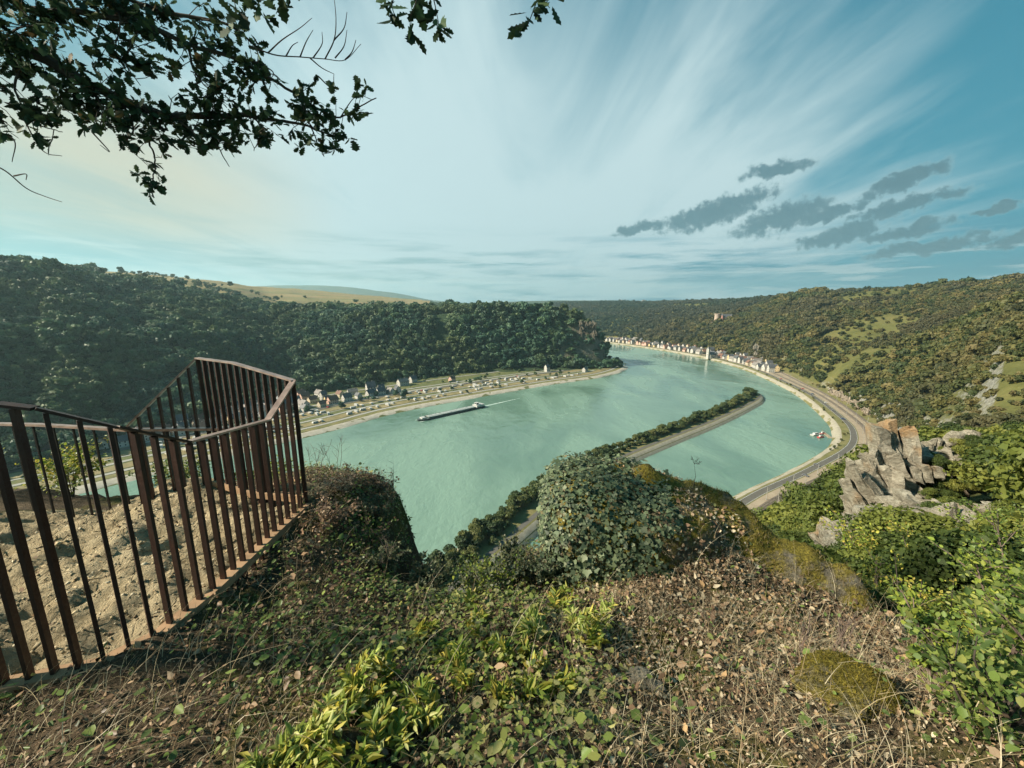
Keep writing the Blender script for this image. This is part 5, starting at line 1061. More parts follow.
BT = [(-6.6, 3.75, -1.12), (-5.4, 3.62, -1.09), (-4.4, 3.5, -1.07), (-3.45, 3.36, -1.075), (-2.2, 3.62, -1.14)]; BA = np.array(BT); sb = np.concatenate([[0], np.cumsum(np.linalg.norm(np.diff(BA[:, :2], axis=0), axis=1))]); l1 = Vector((-4.5, 3.4, -1.9))
for q in range(len(BT) - 1): MB().bar(Vector(BT[q]) - l1, Vector(BT[q + 1]) - l1, .045, .022).build('top_rail', M_RAILTOP, back)
for s_ in np.arange(.1, sb[-1], .225):
    a = [np.interp(s_, sb, BA[:, q]) for q in range(3)]; MB().bar(Vector((a[0], a[1], min(float(hfast(a[0], a[1])), -1.85) - .05)) - l1, Vector((a[0], a[1], a[2] - .011)) - l1, .014, .014).build('rod', M_BLACKSTEEL, back)
# bushes beyond the back railing
for q, (x0, y0, h_, r_, cols, lab) in enumerate([(-5.6, 4.6, .6, .55, YG, 'yellow green bush behind the thin back railing at far left'), (-4.4, 4.75, .5, .5, GG, 'green bush behind the thin back railing in its middle'), (-3.3, 4.8, .5, .5, YG[:2] + GG, 'mixed green bush behind the back railing beside the tall bars'), (-6.8, 4.4, .7, .6, GG, 'dark green bush at the left edge behind the back railing')]):
    b_ = on_g(x0, y0); shrub('bush', lab, 'bush', None, (x0, y0, max(b_[2], -2.75)), h_, r_, 9, 1700, (.022, .045), cols, seed=700 + q)

# ------------------------------------------------------------------ rock outcrops on the slope: tilted slate slabs
def outcrop(name, label, pts, seed, mat=M_ROCK, split=3, rough=.09):
    """pts: (u, v, Y, length, width, tilt): each block is cleft into tilted slate plates, all fused into one rock"""
    r = np.random.default_rng(seed); bm = bmesh.new()
    for (u0, v0, Y0, ln, wd, tl) in pts:
        c = Vector(at(u0, v0, Y0)); ax = Vector((math.sin(tl), .3, math.cos(tl))).normalized(); sd_ = ax.cross(Vector((.3, 1, .1))).normalized(); th_ = ax.cross(sd_)
        for k_ in range(split):
            vs = []; o_ = (k_ - (split - 1) / 2) / split; l_ = ln * r.uniform(.55, 1.05); w_ = wd / split * r.uniform(.8, 1.5); d_ = wd * r.uniform(.5, .95); cc = c + sd_ * (o_ * wd * 1.1) + ax * (r.normal() * ln * .1) + th_ * (r.normal() * wd * .12)
            for _ in range(18):
                p_ = r.uniform(-1, 1, 3); p_ = np.sign(p_) * np.abs(p_) ** .45; vs.append(bm.verts.new(cc + ax * (p_[0] * l_ / 2) + sd_ * (p_[1] * w_ / 2) + th_ * (p_[2] * d_ / 2)))
            g = bmesh.ops.convex_hull(bm, input=vs); bmesh.ops.delete(bm, geom=[e for e in g['geom_interior'] if isinstance(e, bmesh.types.BMVert)], context='VERTS')
    bmesh.ops.triangulate(bm, faces=bm.faces[:]); bmesh.ops.subdivide_edges(bm, edges=bm.edges[:], cuts=2, use_grid_fill=True)
    co = np.array([v.co[:] for v in bm.verts]); wd0 = np.mean([p[4] for p in pts]); f_ = 2.2 / wd0
    dx = np.stack([fbm(co[:, 0] * f_, co[:, 1] * f_, co[:, 2] * f_, o=4, s=seed + q * 9) for q in range(3)], 1) * wd0 * rough * 2
    for v, d_ in zip(bm.verts, dx): v.co += Vector(d_)
    me = bpy.data.meshes.new(name); bm.to_mesh(me); bm.free(); me.materials.append(mat); o = obj(name, me); tag(o, label, 'rock outcrop'); return o
def near_hit(u, v, Ymax):
    c, t_ = ray(u, v); i_ = int(np.argmin(np.abs(NEAR.X[:, 0] / NEAR.Y[:, 0] - c))); Yg = np.linspace(6, Ymax, 120); zt = np.interp(Yg, NEAR.Y[i_], NEAR.Z[i_]); k_ = np.nonzero(zt > H + t_ * Yg)[0]
    return float(Yg[k_[0]]) if len(k_) else Ymax
r_ = np.random.default_rng(4); sl1 = []
for (u0, v0, n_, du, dv, ln, wd, tl) in [(878, 486, 13, 11, 24, 5.6, 2.6, -.36), (868, 508, 9, 9, 16, 4.2, 2.0, -.42), (896, 470, 8, 10, 18, 4.2, 2.2, -.3), (912, 462, 14, 14, 10, 1.8, 1.7, -.3), (928, 448, 8, 14, 6, 1.5, 1.4, .1), (908, 506, 12, 12, 16, 3.2, 2.2, -.25), (850, 536, 14, 14, 10, 2.4, 1.7, -.7), (886, 550, 20, 22, 10, 2.6, 2.2, -.3), (862, 560, 10, 14, 6, 2.0, 1.7, -.6), (968, 440, 7, 9, 6, 1.9, 1.7, .6), (915, 542, 18, 20, 10, 2.4, 2.0, -.2), (945, 536, 12, 14, 14, 2.2, 1.9, -.1), (872, 470, 10, 8, 12, 2.6, 2.0, -.4), (895, 450, 8, 10, 8, 2.0, 1.6, -.2), (934, 520, 14, 18, 20, 1.9, 1.6, -.2), (950, 474, 12, 18, 18, 1.9, 1.7, 0), (925, 485, 10, 14, 16, 2.0, 1.6, -.2)]:
    for _ in range(n_): uu, vv = u0 + r_.normal() * du * .6, v0 + 4 + r_.normal() * dv * .6; sl1.append((uu, vv, (33 + r_.normal() * .8 - (v0 - 490) * .08 if vv < 515 else near_hit(uu, vv - 4, 32)), ln * 1.12 * r_.uniform(.55, 1.15), wd * 1.1 * r_.uniform(.6, 1.2), tl + r_.normal() * .2))
for q in range(70):
    u0, v0, r0 = [(935, 500, 26), (950, 470, 22), (900, 540, 30), (880, 565, 26), (925, 530, 22), (965, 455, 14), (985, 480, 18), (945, 525, 22)][q % 8]; uu, vv = u0 + r_.normal() * r0 * .6, v0 + r_.normal() * r0 * .45; Yb = near_hit(uu, vv, 31.5 - (vv - 490) * .10 + r_.normal() * .5) - .4; sb_ = r_.uniform(.18, .42)
    bx = obj('rock_shrub', K_U[q % 4], None, at(uu, vv, Yb), r_.random() * 6.28); bx.scale = (sb_, sb_, sb_ * .8); tag(bx, 'small green shrub rooted in the cracks of the pale crag', 'shrub', 'shrubs growing on the crag')
outcrop('rock_outcrop', 'pale jagged slate crag rising from the bushes on the slope at right', sl1, 5)
sl2 = []
for (u0, v0, n_, du, dv, ln, wd, tl) in [(1003, 515, 10, 8, 12, 2.0, 1.2, -.4), (1018, 540, 14, 12, 12, 1.7, 1.1, -.6), (990, 548, 8, 8, 8, 1.4, .9, -.5), (1040, 520, 10, 14, 18, 2.0, 1.4, -.3)]:
    for _ in range(n_): sl2.append((u0 + r_.normal() * du * .6, v0 + r_.normal() * dv * .6, 20 + r_.normal() * .7, ln * r_.uniform(.6, 1.2), wd * r_.uniform(.6, 1.2), tl + r_.normal() * .15))
outcrop('rock_outcrop', 'smaller broken rocks cut by the right edge beside the pale crag', sl2, 6)
# ------------------------------------------------------------------ the oak branch overhead
oak = empty('oak_tree', (-7.6, -2.8, H - 1.75)); tag(oak, 'oak tree whose leafy bough hangs into the upper left of the view', 'tree'); lo_ = Vector(oak.location)
def oz(u, v, Y): return np.array(at(u, v, Y)) - np.array(lo_)
tm = MB(); tm.tube([(0, 0, -.4), (.05, 0, 1.0), (.15, .05, 2.2), (.2, .1, 3.6), (.1, .1, 5.2)], [.42, .34, .29, .24, .16], 12); tm.build('trunk', M_BARK, oak)
ro = np.random.default_rng(12); limbs = MB(); segs = []
def limb(pts, r0, r1, dens=1.0, jit=.0):
    P_ = catmull([oz(*p) for p in pts], 8 * len(pts)); P_ = P_ + np.cumsum(ro.normal(size=P_.shape) * .0025, 0); limbs.tube(P_, np.linspace(r0, r1, len(P_)), 6); segs.append((P_, dens)); return P_
p0 = np.array([(.2, .1, 3.2)]); start = catmull(np.vstack([p0, [(2.4, 3.0, 3.6)], [oz(-140, 10, 2.3)], [oz(0, 42, 2.45)]]), 20); limbs.tube(start, np.linspace(.1, .034, 20), 8)
limb([(0, 42, 2.45), (42, 57, 2.5), (82, 80, 2.52), (120, 98, 2.55), (165, 112, 2.6), (205, 112, 2.65), (245, 112, 2.7), (290, 120, 2.75), (328, 133, 2.78)], .034, .004)
limb([(-60, -60, 2.4), (20, 5, 2.5), (80, 14, 2.55), (140, 28, 2.6), (190, 50, 2.65), (232, 62, 2.7), (264, 78, 2.72), (300, 100, 2.76), (335, 118, 2.8), (362, 106, 2.82), (376, 98, 2.83)], .022, .003)
limb([(40, -60, 2.6), (110, -10, 2.6), (170, 12, 2.65), (222, 22, 2.7), (262, 50, 2.75)], .018, .005)
for pts in ([(155, 108, 2.58), (150, 140, 2.56), (154, 165, 2.55), (148, 196, 2.54)], [(120, 98, 2.55), (132, 128, 2.52), (118, 150, 2.5)], [(20, 50, 2.46), (14, 90, 2.42), (34, 116, 2.4), (60, 126, 2.4)], [(80, 80, 2.5), (100, 110, 2.46), (92, 132, 2.45)],
            [(205, 112, 2.65), (215, 140, 2.63), (230, 166, 2.62)], [(245, 112, 2.7), (262, 132, 2.68), (252, 152, 2.68)], [(165, 112, 2.6), (190, 130, 2.58), (200, 150, 2.56)], [(300, 100, 2.76), (318, 140, 2.78), (325, 158, 2.78)], [(-20, 60, 2.4), (-10, 110, 2.36), (12, 132, 2.34)],
            [(0, 42, 2.45), (30, 30, 2.4), (60, 36, 2.38)], [(110, -10, 2.6), (120, 20, 2.56), (112, 48, 2.55)], [(190, 50, 2.65), (200, 78, 2.63), (220, 96, 2.63)], [(140, 28, 2.6), (128, 60, 2.56), (140, 84, 2.55)], [(82, 80, 2.5), (60, 96, 2.45), (30, 100, 2.42)], [(-30, -30, 2.45), (20, -10, 2.4), (60, 0, 2.4)], [(232, 62, 2.7), (262, 62, 2.74), (286, 84, 2.74)]):
    limb(pts, .007, .002)
bare_ = []
def twig(pts, r0=.0045, r1=.0016): P_ = catmull([oz(*p) for p in pts], 6 * len(pts)); limbs.tube(P_, np.linspace(r0, r1, len(P_)), 5)
for pts in ([(250, 46, 2.72), (275, 55, 2.74), (300, 57, 2.76), (325, 59, 2.78), (345, 60, 2.8), (361, 44, 2.8)], [(268, 53, 2.74), (282, 40, 2.74), (300, 28, 2.75), (312, 18, 2.75)], [(300, 57, 2.76), (306, 42, 2.77), (313, 30, 2.77)], [(325, 59, 2.78), (334, 40, 2.78), (336, 20, 2.78), (334, -4, 2.78)], [(334, 40, 2.78), (344, 28, 2.79), (347, 12, 2.79)], [(335, 58, 2.79), (344, 46, 2.8), (347, 30, 2.8)], [(313, 58, 2.77), (322, 44, 2.77), (322, 32, 2.77)], [(310, 58, 2.77), (322, 68, 2.78), (334, 74, 2.79)], [(345, 60, 2.8), (352, 52, 2.8), (356, 40, 2.8)], [(286, 56, 2.75), (292, 46, 2.75), (298, 42, 2.75)],
            [(-20, 160, 2.35), (4, 170, 2.36), (26, 188, 2.37), (44, 196, 2.38), (62, 202, 2.38)], [(14, 176, 2.36), (26, 174, 2.36), (26, 180, 2.36)], [(20, 112, 2.4), (42, 150, 2.4), (62, 156, 2.4)], [(92, 132, 2.45), (110, 152, 2.45), (100, 145, 2.45)], [(-10, 130, 2.36), (14, 140, 2.36), (12, 162, 2.36)], [(318, 76, 2.76), (332, 88, 2.78), (334, 74, 2.79)], [(340, 118, 2.8), (352, 100, 2.81), (360, 96, 2.82)]): twig(pts)
# leaves in rosettes on side twigs
LP, LD, LN = [], [], []
def inclump(u, v):
    """where the photograph's bough is leafy; more or less"""
    return (v < 92 + .22 * u) | (abs(u - 150) < 16)
for P_, dn in segs:
    n_ = int(len(P_) * .95)
    for q in range(n_):
        i_ = int(ro.integers(1, len(P_))); b_ = P_[i_]; d_ = ro.normal(size=3) * np.array([1, .8, .8]) + np.array([.35, 0, -.1]); d_ /= np.linalg.norm(d_); ln = ro.uniform(.05, .2); e_ = b_ + d_ * ln
        u_, v_ = proj(e_ + np.array(lo_))
        if v_ > 150 and not (135 < u_ < 165) or v_ > 200 or u_ > 374 or (u_ > 262 and 5 < v_ < 72): continue
        limbs.tube([b_, .5 * (b_ + e_) + ro.normal(size=3) * .008, e_], [.0022, .0018, .001], 4, 0, False)
        for w_ in range(int(ro.integers(5, 10))):
            f_ = 1 - ro.random() ** 1.5 * .6; LP.append(b_ + (e_ - b_) * f_ + ro.normal(size=3) * .004); LD.append(d_ * .6 + ro.normal(size=3) * .75 + np.array([0, 0, -.25])); LN.append(np.array([0, 0, 1.0]) + ro.normal(size=3) * .6)
limbs.build('bough', M_BARK, oak)
k = len(LP); OAKC = [(.03, .055, .03), (.042, .075, .036), (.055, .09, .04), (.025, .045, .026), (.1, .075, .035), (.075, .1, .045)]
Lf = leaves(LEAF_OAK, np.array(LP), np.array(LN), ro.uniform(.034, .066, k), pal(OAKC, k, [3, 3, 2, 2, .5, 1]), None, np.array(LD), .3)
obj('foliage', mesh_np('foliage', Lf[0], [Lf[1]], M_OAK, Lf[2]), oak)
# a second bough higher up: only its lowest sprays hang into view
l2 = MB(); LP, LD, LN = [], [], []
up = catmull(np.vstack([[(.1, .1, 4.8)], [(2.5, .4, 5.0)], [oz(250, -200, 2.3)], [oz(420, -60, 2.3)], [oz(560, -40, 2.4)]]), 40); l2.tube(up, np.linspace(.09, .012, 40), 7)
for pts, nl in ([(412, -62, 2.3), (398, -12, 2.3), (392, 6, 2.3), (400, 26, 2.3)], 16), ([(425, -58, 2.3), (432, -10, 2.32), (436, 10, 2.33), (440, 30, 2.33)], 22), ([(430, -50, 2.3), (418, -4, 2.3), (410, 20, 2.3), (414, 36, 2.3)], 18), ([(535, -45, 2.38), (538, -8, 2.38), (532, 14, 2.38), (524, 32, 2.38)], 14), ([(535, -45, 2.38), (546, -12, 2.38), (545, 2, 2.38), (550, 8, 2.38)], 9), ([(300, -100, 2.3), (292, -20, 2.3), (282, 0, 2.3), (276, 14, 2.3)], 30), ([(260, -120, 2.3), (262, -20, 2.3), (258, 4, 2.3), (264, 18, 2.3)], 22), ([(220, -140, 2.3), (230, -20, 2.3), (236, 10, 2.3), (226, 24, 2.3)], 22):
    P_ = catmull([oz(*p) for p in pts], 24); l2.tube(P_, np.linspace(.006, .0015, 24), 5)
    for q in range(nl):
        i_ = int(ro.integers(9, 24)); LP.append(P_[i_] + ro.normal(size=3) * .012); d_ = ro.normal(size=3) * np.array([1, .7, .5]) + np.array([0, 0, -.6]); LD.append(d_); LN.append(np.array([.0, -.5, .7]) + ro.normal(size=3) * .5)
l2.build('upper_bough', M_BARK, oak); k = len(LP)
Lf = leaves(LEAF_OAK, np.array(LP), np.array(LN), ro.uniform(.06, .1, k), pal(OAKC[:4], k), None, np.array(LD), .3); obj('upper_foliage', mesh_np('upper_foliage', Lf[0], [Lf[1]], M_OAK, Lf[2]), oak)
# ------------------------------------------------------------------ houses
def house_kind(L_, W_, h, rh, wall, roof, dormer=False, chim=True):
    """gabled house along x: wall mesh with window openings, roof slabs, chimney; windows are a row of panes per side"""
    w = MB(); x0, x1, y0, y1 = -L_ / 2, L_ / 2, -W_ / 2, W_ / 2
    w.box(x0, x1, y0, y1, -4, h); w.add([(x0, y0, h), (x0, y1, h), (x0, 0, h + rh), (x1, y0, h), (x1, y1, h), (x1, 0, h + rh)], [(0, 2, 1), (3, 4, 5)])
    nW = max(2, int(L_ / 3)); storeys = max(1, int(h / 3))
    for s_ in range(storeys):
        z0 = 1.0 + 2.9 * s_
        for q in range(nW):
            xc = x0 + (q + .5) * L_ / nW
            for yy, sg in ((y0, -1), (y1, 1)): w.box(xc - .5, xc + .5, min(yy, yy + .05 * sg), max(yy, yy + .05 * sg), z0, z0 + 1.4, 1)
        for xx, sg in ((x0, -1), (x1, 1)):
            for yc in (-W_ / 4, W_ / 4): w.box(min(xx, xx + .05 * sg), max(xx, xx + .05 * sg), yc - .5, yc + .5, z0, z0 + 1.4, 1)
    r = MB(); e = .5; sl_ = rh / (W_ / 2)
    for sg in (-1, 1):
        a = [(x0 - e, sg * (W_ / 2 + e), h - e * sl_), (x1 + e, sg * (W_ / 2 + e), h - e * sl_), (x1 + e, 0, h + rh), (x0 - e, 0, h + rh)]; b = [(p[0], p[1], p[2] + .3) for p in a]
        f = [(0, 1, 2, 3), (7, 6, 5, 4), (0, 4, 5, 1), (1, 5, 6, 2), (3, 2, 6, 7), (0, 3, 7, 4)]; r.add(a + b, f)
    ch = MB().box(L_ * .2, L_ * .2 + .8, -.4 + W_ * .12, .4 + W_ * .12, h + rh * .4, h + rh + 1.0).mesh('chimney', M_GREYROOF)
    return w.mesh('wall', [wall, M_GLASS]), r.mesh('roof', roof), ch
HK = {}
for nm, args in {'white house with a grey slate roof': (11, 8, 6, 4.5, M_WHITE, M_SLATE), 'cream house with a brown tiled roof': (10, 8, 5.6, 4.2, M_CREAM, M_BROWNROOF), 'rose coloured house with a brown roof': (12, 8.5, 6, 4.6, M_PINK, M_BROWNROOF), 'long white house with a grey tiled roof': (16, 9, 6.2, 4.4, M_WHITE, M_GREYROOF), 'ochre house with a dark slate roof': (9, 8, 6.5, 4.8, M_OCHRE, M_SLATE), 'tall white house with a steep slate roof': (9, 8, 9, 5, M_WHITE, M_SLATE)}.items(): HK[nm] = house_kind(*args)
def house(kind, where, group, x, y, z, rz, sc=1.0, label=None):
    o = empty('house', (x, y, z), rz); w, r, c_ = HK[kind]; obj('wall', w, o); ro = obj('roof', r, o); obj('chimney', c_, ro); o.scale = (sc,) * 3
    tag(o, label or (kind + ' ' + where), 'house', group + ', ' + kind if not label else None); return o
kinds = list(HK)
def pick(w=None): return kinds[int(rng.choice(len(kinds), p=None if w is None else np.array(w) / sum(w)))]
taken = []
def free(x, y, d):
    for a, b in taken:
        if (a - x) ** 2 + (b - y) ** 2 < d * d: return False
    taken.append((x, y)); return True
def left_z(o): return float(np.interp(o, [8, 60, 130, 230], [2.4, 2.8, 3.2, 5]))
def s_at(C, u_v):                                          # arc length of the shore point nearest a photo point
    p = atz(*u_v, 3.0); d = np.linalg.norm(C[:, :2] - np.array(p[:2]), axis=1); i_ = int(np.argmin(d)); return float(np.sum(np.linalg.norm(np.diff(C[:i_ + 1, :2], axis=0), axis=1))), p
# left village: two or three rows behind the road, behind and beside the railing
sA, _ = s_at(LS, (20, 470)); sB, _ = s_at(LS, (372, 404))
n_ = 0
for row, off in enumerate((102, 116, 130, 144, 158, 172, 186)):
    s = sA + row * 6 - 40
    while s < sB + 60 - row * 16:
        x, y, a = along(LS, s, off + rng.normal() * 3)
        if rng.random() < .82 and free(x, y, 10.5):
            house(pick([3, 2, 2, 2, 1, 1]), 'in the left village', 'houses of the left village', x, y, left_z(off) - .2, a + rng.normal() * .12 + (math.pi / 2 if rng.random() < .3 else 0), .85 + .25 * rng.random())
        s += 13 * (.85 + .4 * rng.random())
for (u0, v0, kd, lab, sc) in [(371, 394, 'tall white house with a steep slate roof', 'large white house at the right end of the village on the left bank', 1.35), (547, 371, 'tall white house with a steep slate roof', 'white house with a pointed roof alone at the foot of the wooded spur', 1.0), (513, 367, 'cream house with a brown tiled roof', 'pale cream house among trees at the foot of the wood', 1.0), (585, 371, 'long white house with a grey tiled roof', 'low long white house near the tip of the spur', .8), (610, 363, 'white house with a grey slate roof', 'small white house at the tip of the left bank', .8), (403, 385, 'long white house with a grey tiled roof', 'white house beside the round dark tree behind the left bank road', 1.1), (413, 382, 'white house with a grey slate roof', 'grey roofed white house at the wood edge behind the left bank', 1.1), (452, 381, 'rose coloured house with a brown roof', 'rose house near the wood edge above the camp site', .9)]:
    x, y, _ = atz(u0, v0, 4.0); taken.append((x, y)); house(kd, '', '', x, y, 3.6, .8 + rng.normal() * .2, sc, lab)
# caravans in rows on the camp lawns
def caravan_meshes():
    out_ = []
    for k_ in range(3):
        b = MB(); L_, W_, h = (6.5, 2.3, 2.5) if k_ < 2 else (7.2, 2.4, 3.0)
        prof = [(-L_ / 2, .5), (L_ / 2, .5), (L_ / 2 + .25, 1.2), (L_ / 2 - .15, h), (-L_ / 2 + .5, h + .15), (-L_ / 2 - .15, 1.3)]; n = len(prof)
        b.add([(x, -W_ / 2, z) for x, z in prof] + [(x, W_ / 2, z) for x, z in prof], [tuple(range(n)), tuple(range(2 * n - 1, n - 1, -1))] + [(i + n, (i + 1) % n + n, (i + 1) % n, i) for i in range(n)], 0)
        for yy, sg in ((-W_ / 2, -1), (W_ / 2, 1)):
            for xc in (-L_ * .28, L_ * .22): b.box(xc - .6, xc + .6, min(yy, yy + .03 * sg), max(yy, yy + .03 * sg), 1.4, 2.1, 1)
            b.box(-.35, .35, min(yy, yy + .06 * sg), max(yy, yy + .06 * sg), 0, .7, 2)
        if k_ < 2: b.bar((L_ / 2, 0, .5), (L_ / 2 + 1.3, 0, .45), .1, .1, m=2)
        if k_ == 1: b.box(-L_ / 2, L_ / 2 - 1, W_ / 2 + .05, W_ / 2 + 2.4, 2.2, 2.3, 3); b.box(-L_ / 2, -L_ / 2 + .1, W_ / 2 + 2.3, W_ / 2 + 2.4, 0, 2.2, 3); b.box(L_ / 2 - 1.1, L_ / 2 - 1, W_ / 2 + 2.3, W_ / 2 + 2.4, 0, 2.2, 3)
        out_.append(b.mesh('caravan', [M_CARAVAN, M_GLASS, M_TYRE, M_CREAM]))
    return out_
CV = caravan_meshes(); s0, _ = s_at(LS, (330, 425)); s1, _ = s_at(LS, (600, 377)); clab = ['white caravan parked on the camp lawn along the left bank', 'white caravan with a cream awning on the left bank lawn', 'white motor home parked on the left bank lawn']
for off, st, pr_ in ((35, 10, .55), (57, 10, .55), (67, 12, .35), (78, 12, .4), (104, 12, .4)):
    s = s0 - 130
    while s < s1 + (10 if off < 50 else -40 - off):
        if rng.random() < pr_ * (.55 + .9 * (fbm(np.array([s * .02]), np.array([off * 1.7]), o=2, s=7)[0] > -.1)):
            x, y, a = along(LS, s, off + rng.normal() * 1.8)
            if free(x, y, 6.5):
                k_ = int(rng.integers(0, 3)); o = obj('caravan', CV[k_], None, (x, y, left_z(off)), a + math.pi / 2 * (rng.random() < .7) + rng.normal() * .3); tag(o, clab[k_], 'caravan', clab[k_].split(' parked')[0].split(' on')[0] + 's on the left bank')
        s += st * (.75 + .5 * rng.random())
# cars
def car_mesh(m):
    b = MB(); side = [(-2.1, .35), (2.1, .35), (2.15, .8), (1.2, .95), (.55, 1.42), (-1.1, 1.45), (-1.75, .98), (-2.15, .9)]; n = len(side)
    b.add([(x, -.85, z) for x, z in side] + [(x, .85, z) for x, z in side], [tuple(range(n)), tuple(range(2 * n - 1, n - 1, -1))] + [(i + n, (i + 1) % n + n, (i + 1) % n, i) for i in range(n)], 0)
    for sg in (-1, 1): b.add([(1.05, .86 * sg, .98), (.5, .86 * sg, 1.36), (-1.05, .86 * sg, 1.39), (-1.55, .86 * sg, .98)], [(0, 1, 2, 3) if sg > 0 else (3, 2, 1, 0)], 1)
    b.add([(1.19, -.75, .99), (1.19, .75, .99), (.58, .72, 1.41), (.58, -.72, 1.41)], [(0, 1, 2, 3)], 1)
    for xc in (-1.3, 1.3):
        for yc in (-.88, .7):
            r = circle(10, .33, xc, .33); b.add([(x, yc, z) for x, z in r] + [(x, yc + .18, z) for x, z in r], [tuple(range(10)), tuple(range(19, 9, -1))] + [(i + 10, (i + 1) % 10 + 10, (i + 1) % 10, i) for i in range(10)], 2)
    return b.mesh('car', [m, M_GLASS, M_TYRE])
CM = [(car_mesh(M_CARAVAN), 'white'), (car_mesh(M_CARGREY), 'grey'), (car_mesh(M_RED), 'red'), (car_mesh(M_CARBLUE), 'blue')]
for s in np.arange(s0 - 120, s1, 34):
    for off in (86.2, 90):
        if rng.random() < .45: x, y, a = along(LS, s + rng.normal() * 9, off); k_ = int(rng.integers(0, 4)); tag(obj('car', CM[k_][0], None, (x, y, 3.22), a + math.pi / 2), CM[k_][1] + ' car on the road behind the left bank camp lawns', 'car', CM[k_][1] + ' cars on the left bank road')
sr0, _ = s_at(RS, (760, 368)); sr1, _ = s_at(RS, (800, 468)); dR = np.concatenate([[0], np.cumsum(np.linalg.norm(np.diff(RS[:, :2], axis=0), axis=1))])
for s in np.arange(sr0, sr1 + 60, 46):
    for q, l_ in ((2.1, 1), (6.3, 2)):
        if rng.random() < .28:
            s2 = s + rng.normal() * 10; x, y, a = along(RS, s2, float(np.interp(s2, dR, road_o)) + q); k_ = int(rng.integers(0, 4)); tag(obj('car', CM[k_][0], None, (x, y, Z0 + .05), a + math.pi / 2), CM[k_][1] + ' car driving on the road round the harbour bend at right', 'car', CM[k_][1] + ' cars on the bend')
# overhead line masts along the railway
def mast_parts():
    p = MB().box(-.16, .16, -.16, .16, 0, 9, 0, .05).box(-.4, .4, -.4, .4, -.3, .25).mesh('post', M_MAST); a = MB().bar((0, 0, 8.2), (3.4, 0, 7.4), .09, .09).bar((0, 0, 6.6), (3.4, 0, 7.35), .07, .07).bar((0, 0, 8.9), (2.6, 0, 7.6), .04, .04).bar((2.9, 0, 7.4), (2.9, 0, 6.2), .05, .05).mesh('bracket', M_MAST); return p, a
mp_ = mast_parts(); s = sr0 - 20
while s < sr1 + 130:
    o_ = float(np.interp(s, dR, road_o)); e_ = float(np.interp(s, dR, edge_o))
    for q, fl in ((o_ + 10.2, 0), (o_ + 11 + (e_ - o_ - 11) * .56, math.pi)):
        x, y, a = along(RS, s, q); m_ = empty('railway_mast', (x, y, Z0), a + math.pi + fl); obj('post', mp_[0], m_); obj('bracket', mp_[1], m_); tag(m_, 'grey overhead line mast beside the railway tracks at the harbour bend', 'mast', 'overhead line masts')
    s += 38
# ---- town on the far bank
sT0, _ = s_at(RS, (608, 344)); sT1, _ = s_at(RS, (757, 374)); nT = 0
for row, off in enumerate((30, 46, 62, 78)):
    s = sT0 - 150 + row * 7
    while s < sT1 - row * 40:
        x, y, a = along(RS, s, off + rng.normal() * 3)
        z = Z0 if row < 3 else Z0 + 4
        if rng.random() < (.85 if row < 2 else .6) and free(x, y, 12.5): house(pick([4, 2, 1, 3, 1.5, 3]), 'in the town on the far bank', 'houses of the far town', x, y, z, a + math.pi / 2 * (rng.random() < .6) + rng.normal() * .1, .95 + .4 * rng.random())
        s += 17 * (.8 + .5 * rng.random())
def church(u0, v0):
    x, y, _ = atz(u0, v0, Z0); o = empty('church', (x, y, Z0), .5); tag(o, 'white church with a tall square tower standing in the far town', 'church')
    nv = MB().box(-11, 11, -5.5, 5.5, -1, 9); nv.add([(-11, -5.5, 9), (-11, 5.5, 9), (-11, 0, 15), (11, -5.5, 9), (11, 5.5, 9), (11, 0, 15)], [(0, 2, 1), (3, 4, 5)])
    for q in range(4):
        for yy in (-5.53, 5.5): nv.box(-8.5 + q * 5, -7.3 + q * 5, yy, yy + .03, 3, 7, 1)
    nv.build('nave', [M_WHITE, M_GLASS], o); r = MB()
    for sg in (-1, 1): a = [(-11.4, sg * 6, 8.5), (11.4, sg * 6, 8.5), (11.4, 0, 15.1), (-11.4, 0, 15.1)]; r.add(a + [(p[0], p[1], p[2] + .4) for p in a], [(0, 1, 2, 3), (7, 6, 5, 4), (0, 4, 5, 1), (1, 5, 6, 2), (3, 2, 6, 7), (0, 3, 7, 4)])
    r.build('roof', M_SLATE, o); tw_ = MB().box(-16.5, -10.5, -3, 3, -1, 25)
    for z_ in (8, 15, 20): tw_.box(-14.2, -12.8, -3.04, -3.0, z_, z_ + 2.6, 1); tw_.box(-14.2, -12.8, 3.0, 3.04, z_, z_ + 2.6, 1); tw_.box(-16.54, -16.5, -.7, .7, z_, z_ + 2.6, 1)
    t_ = tw_.build('tower', [M_WHITE, M_GLASS], o); sp = MB(); sp.prism([(-16.8, -3.3), (-10.2, -3.3), (-10.2, 3.3), (-16.8, 3.3)], 25, 30, 0, .12); sp.build('spire', M_SLATE, t_)
church(711, 358)
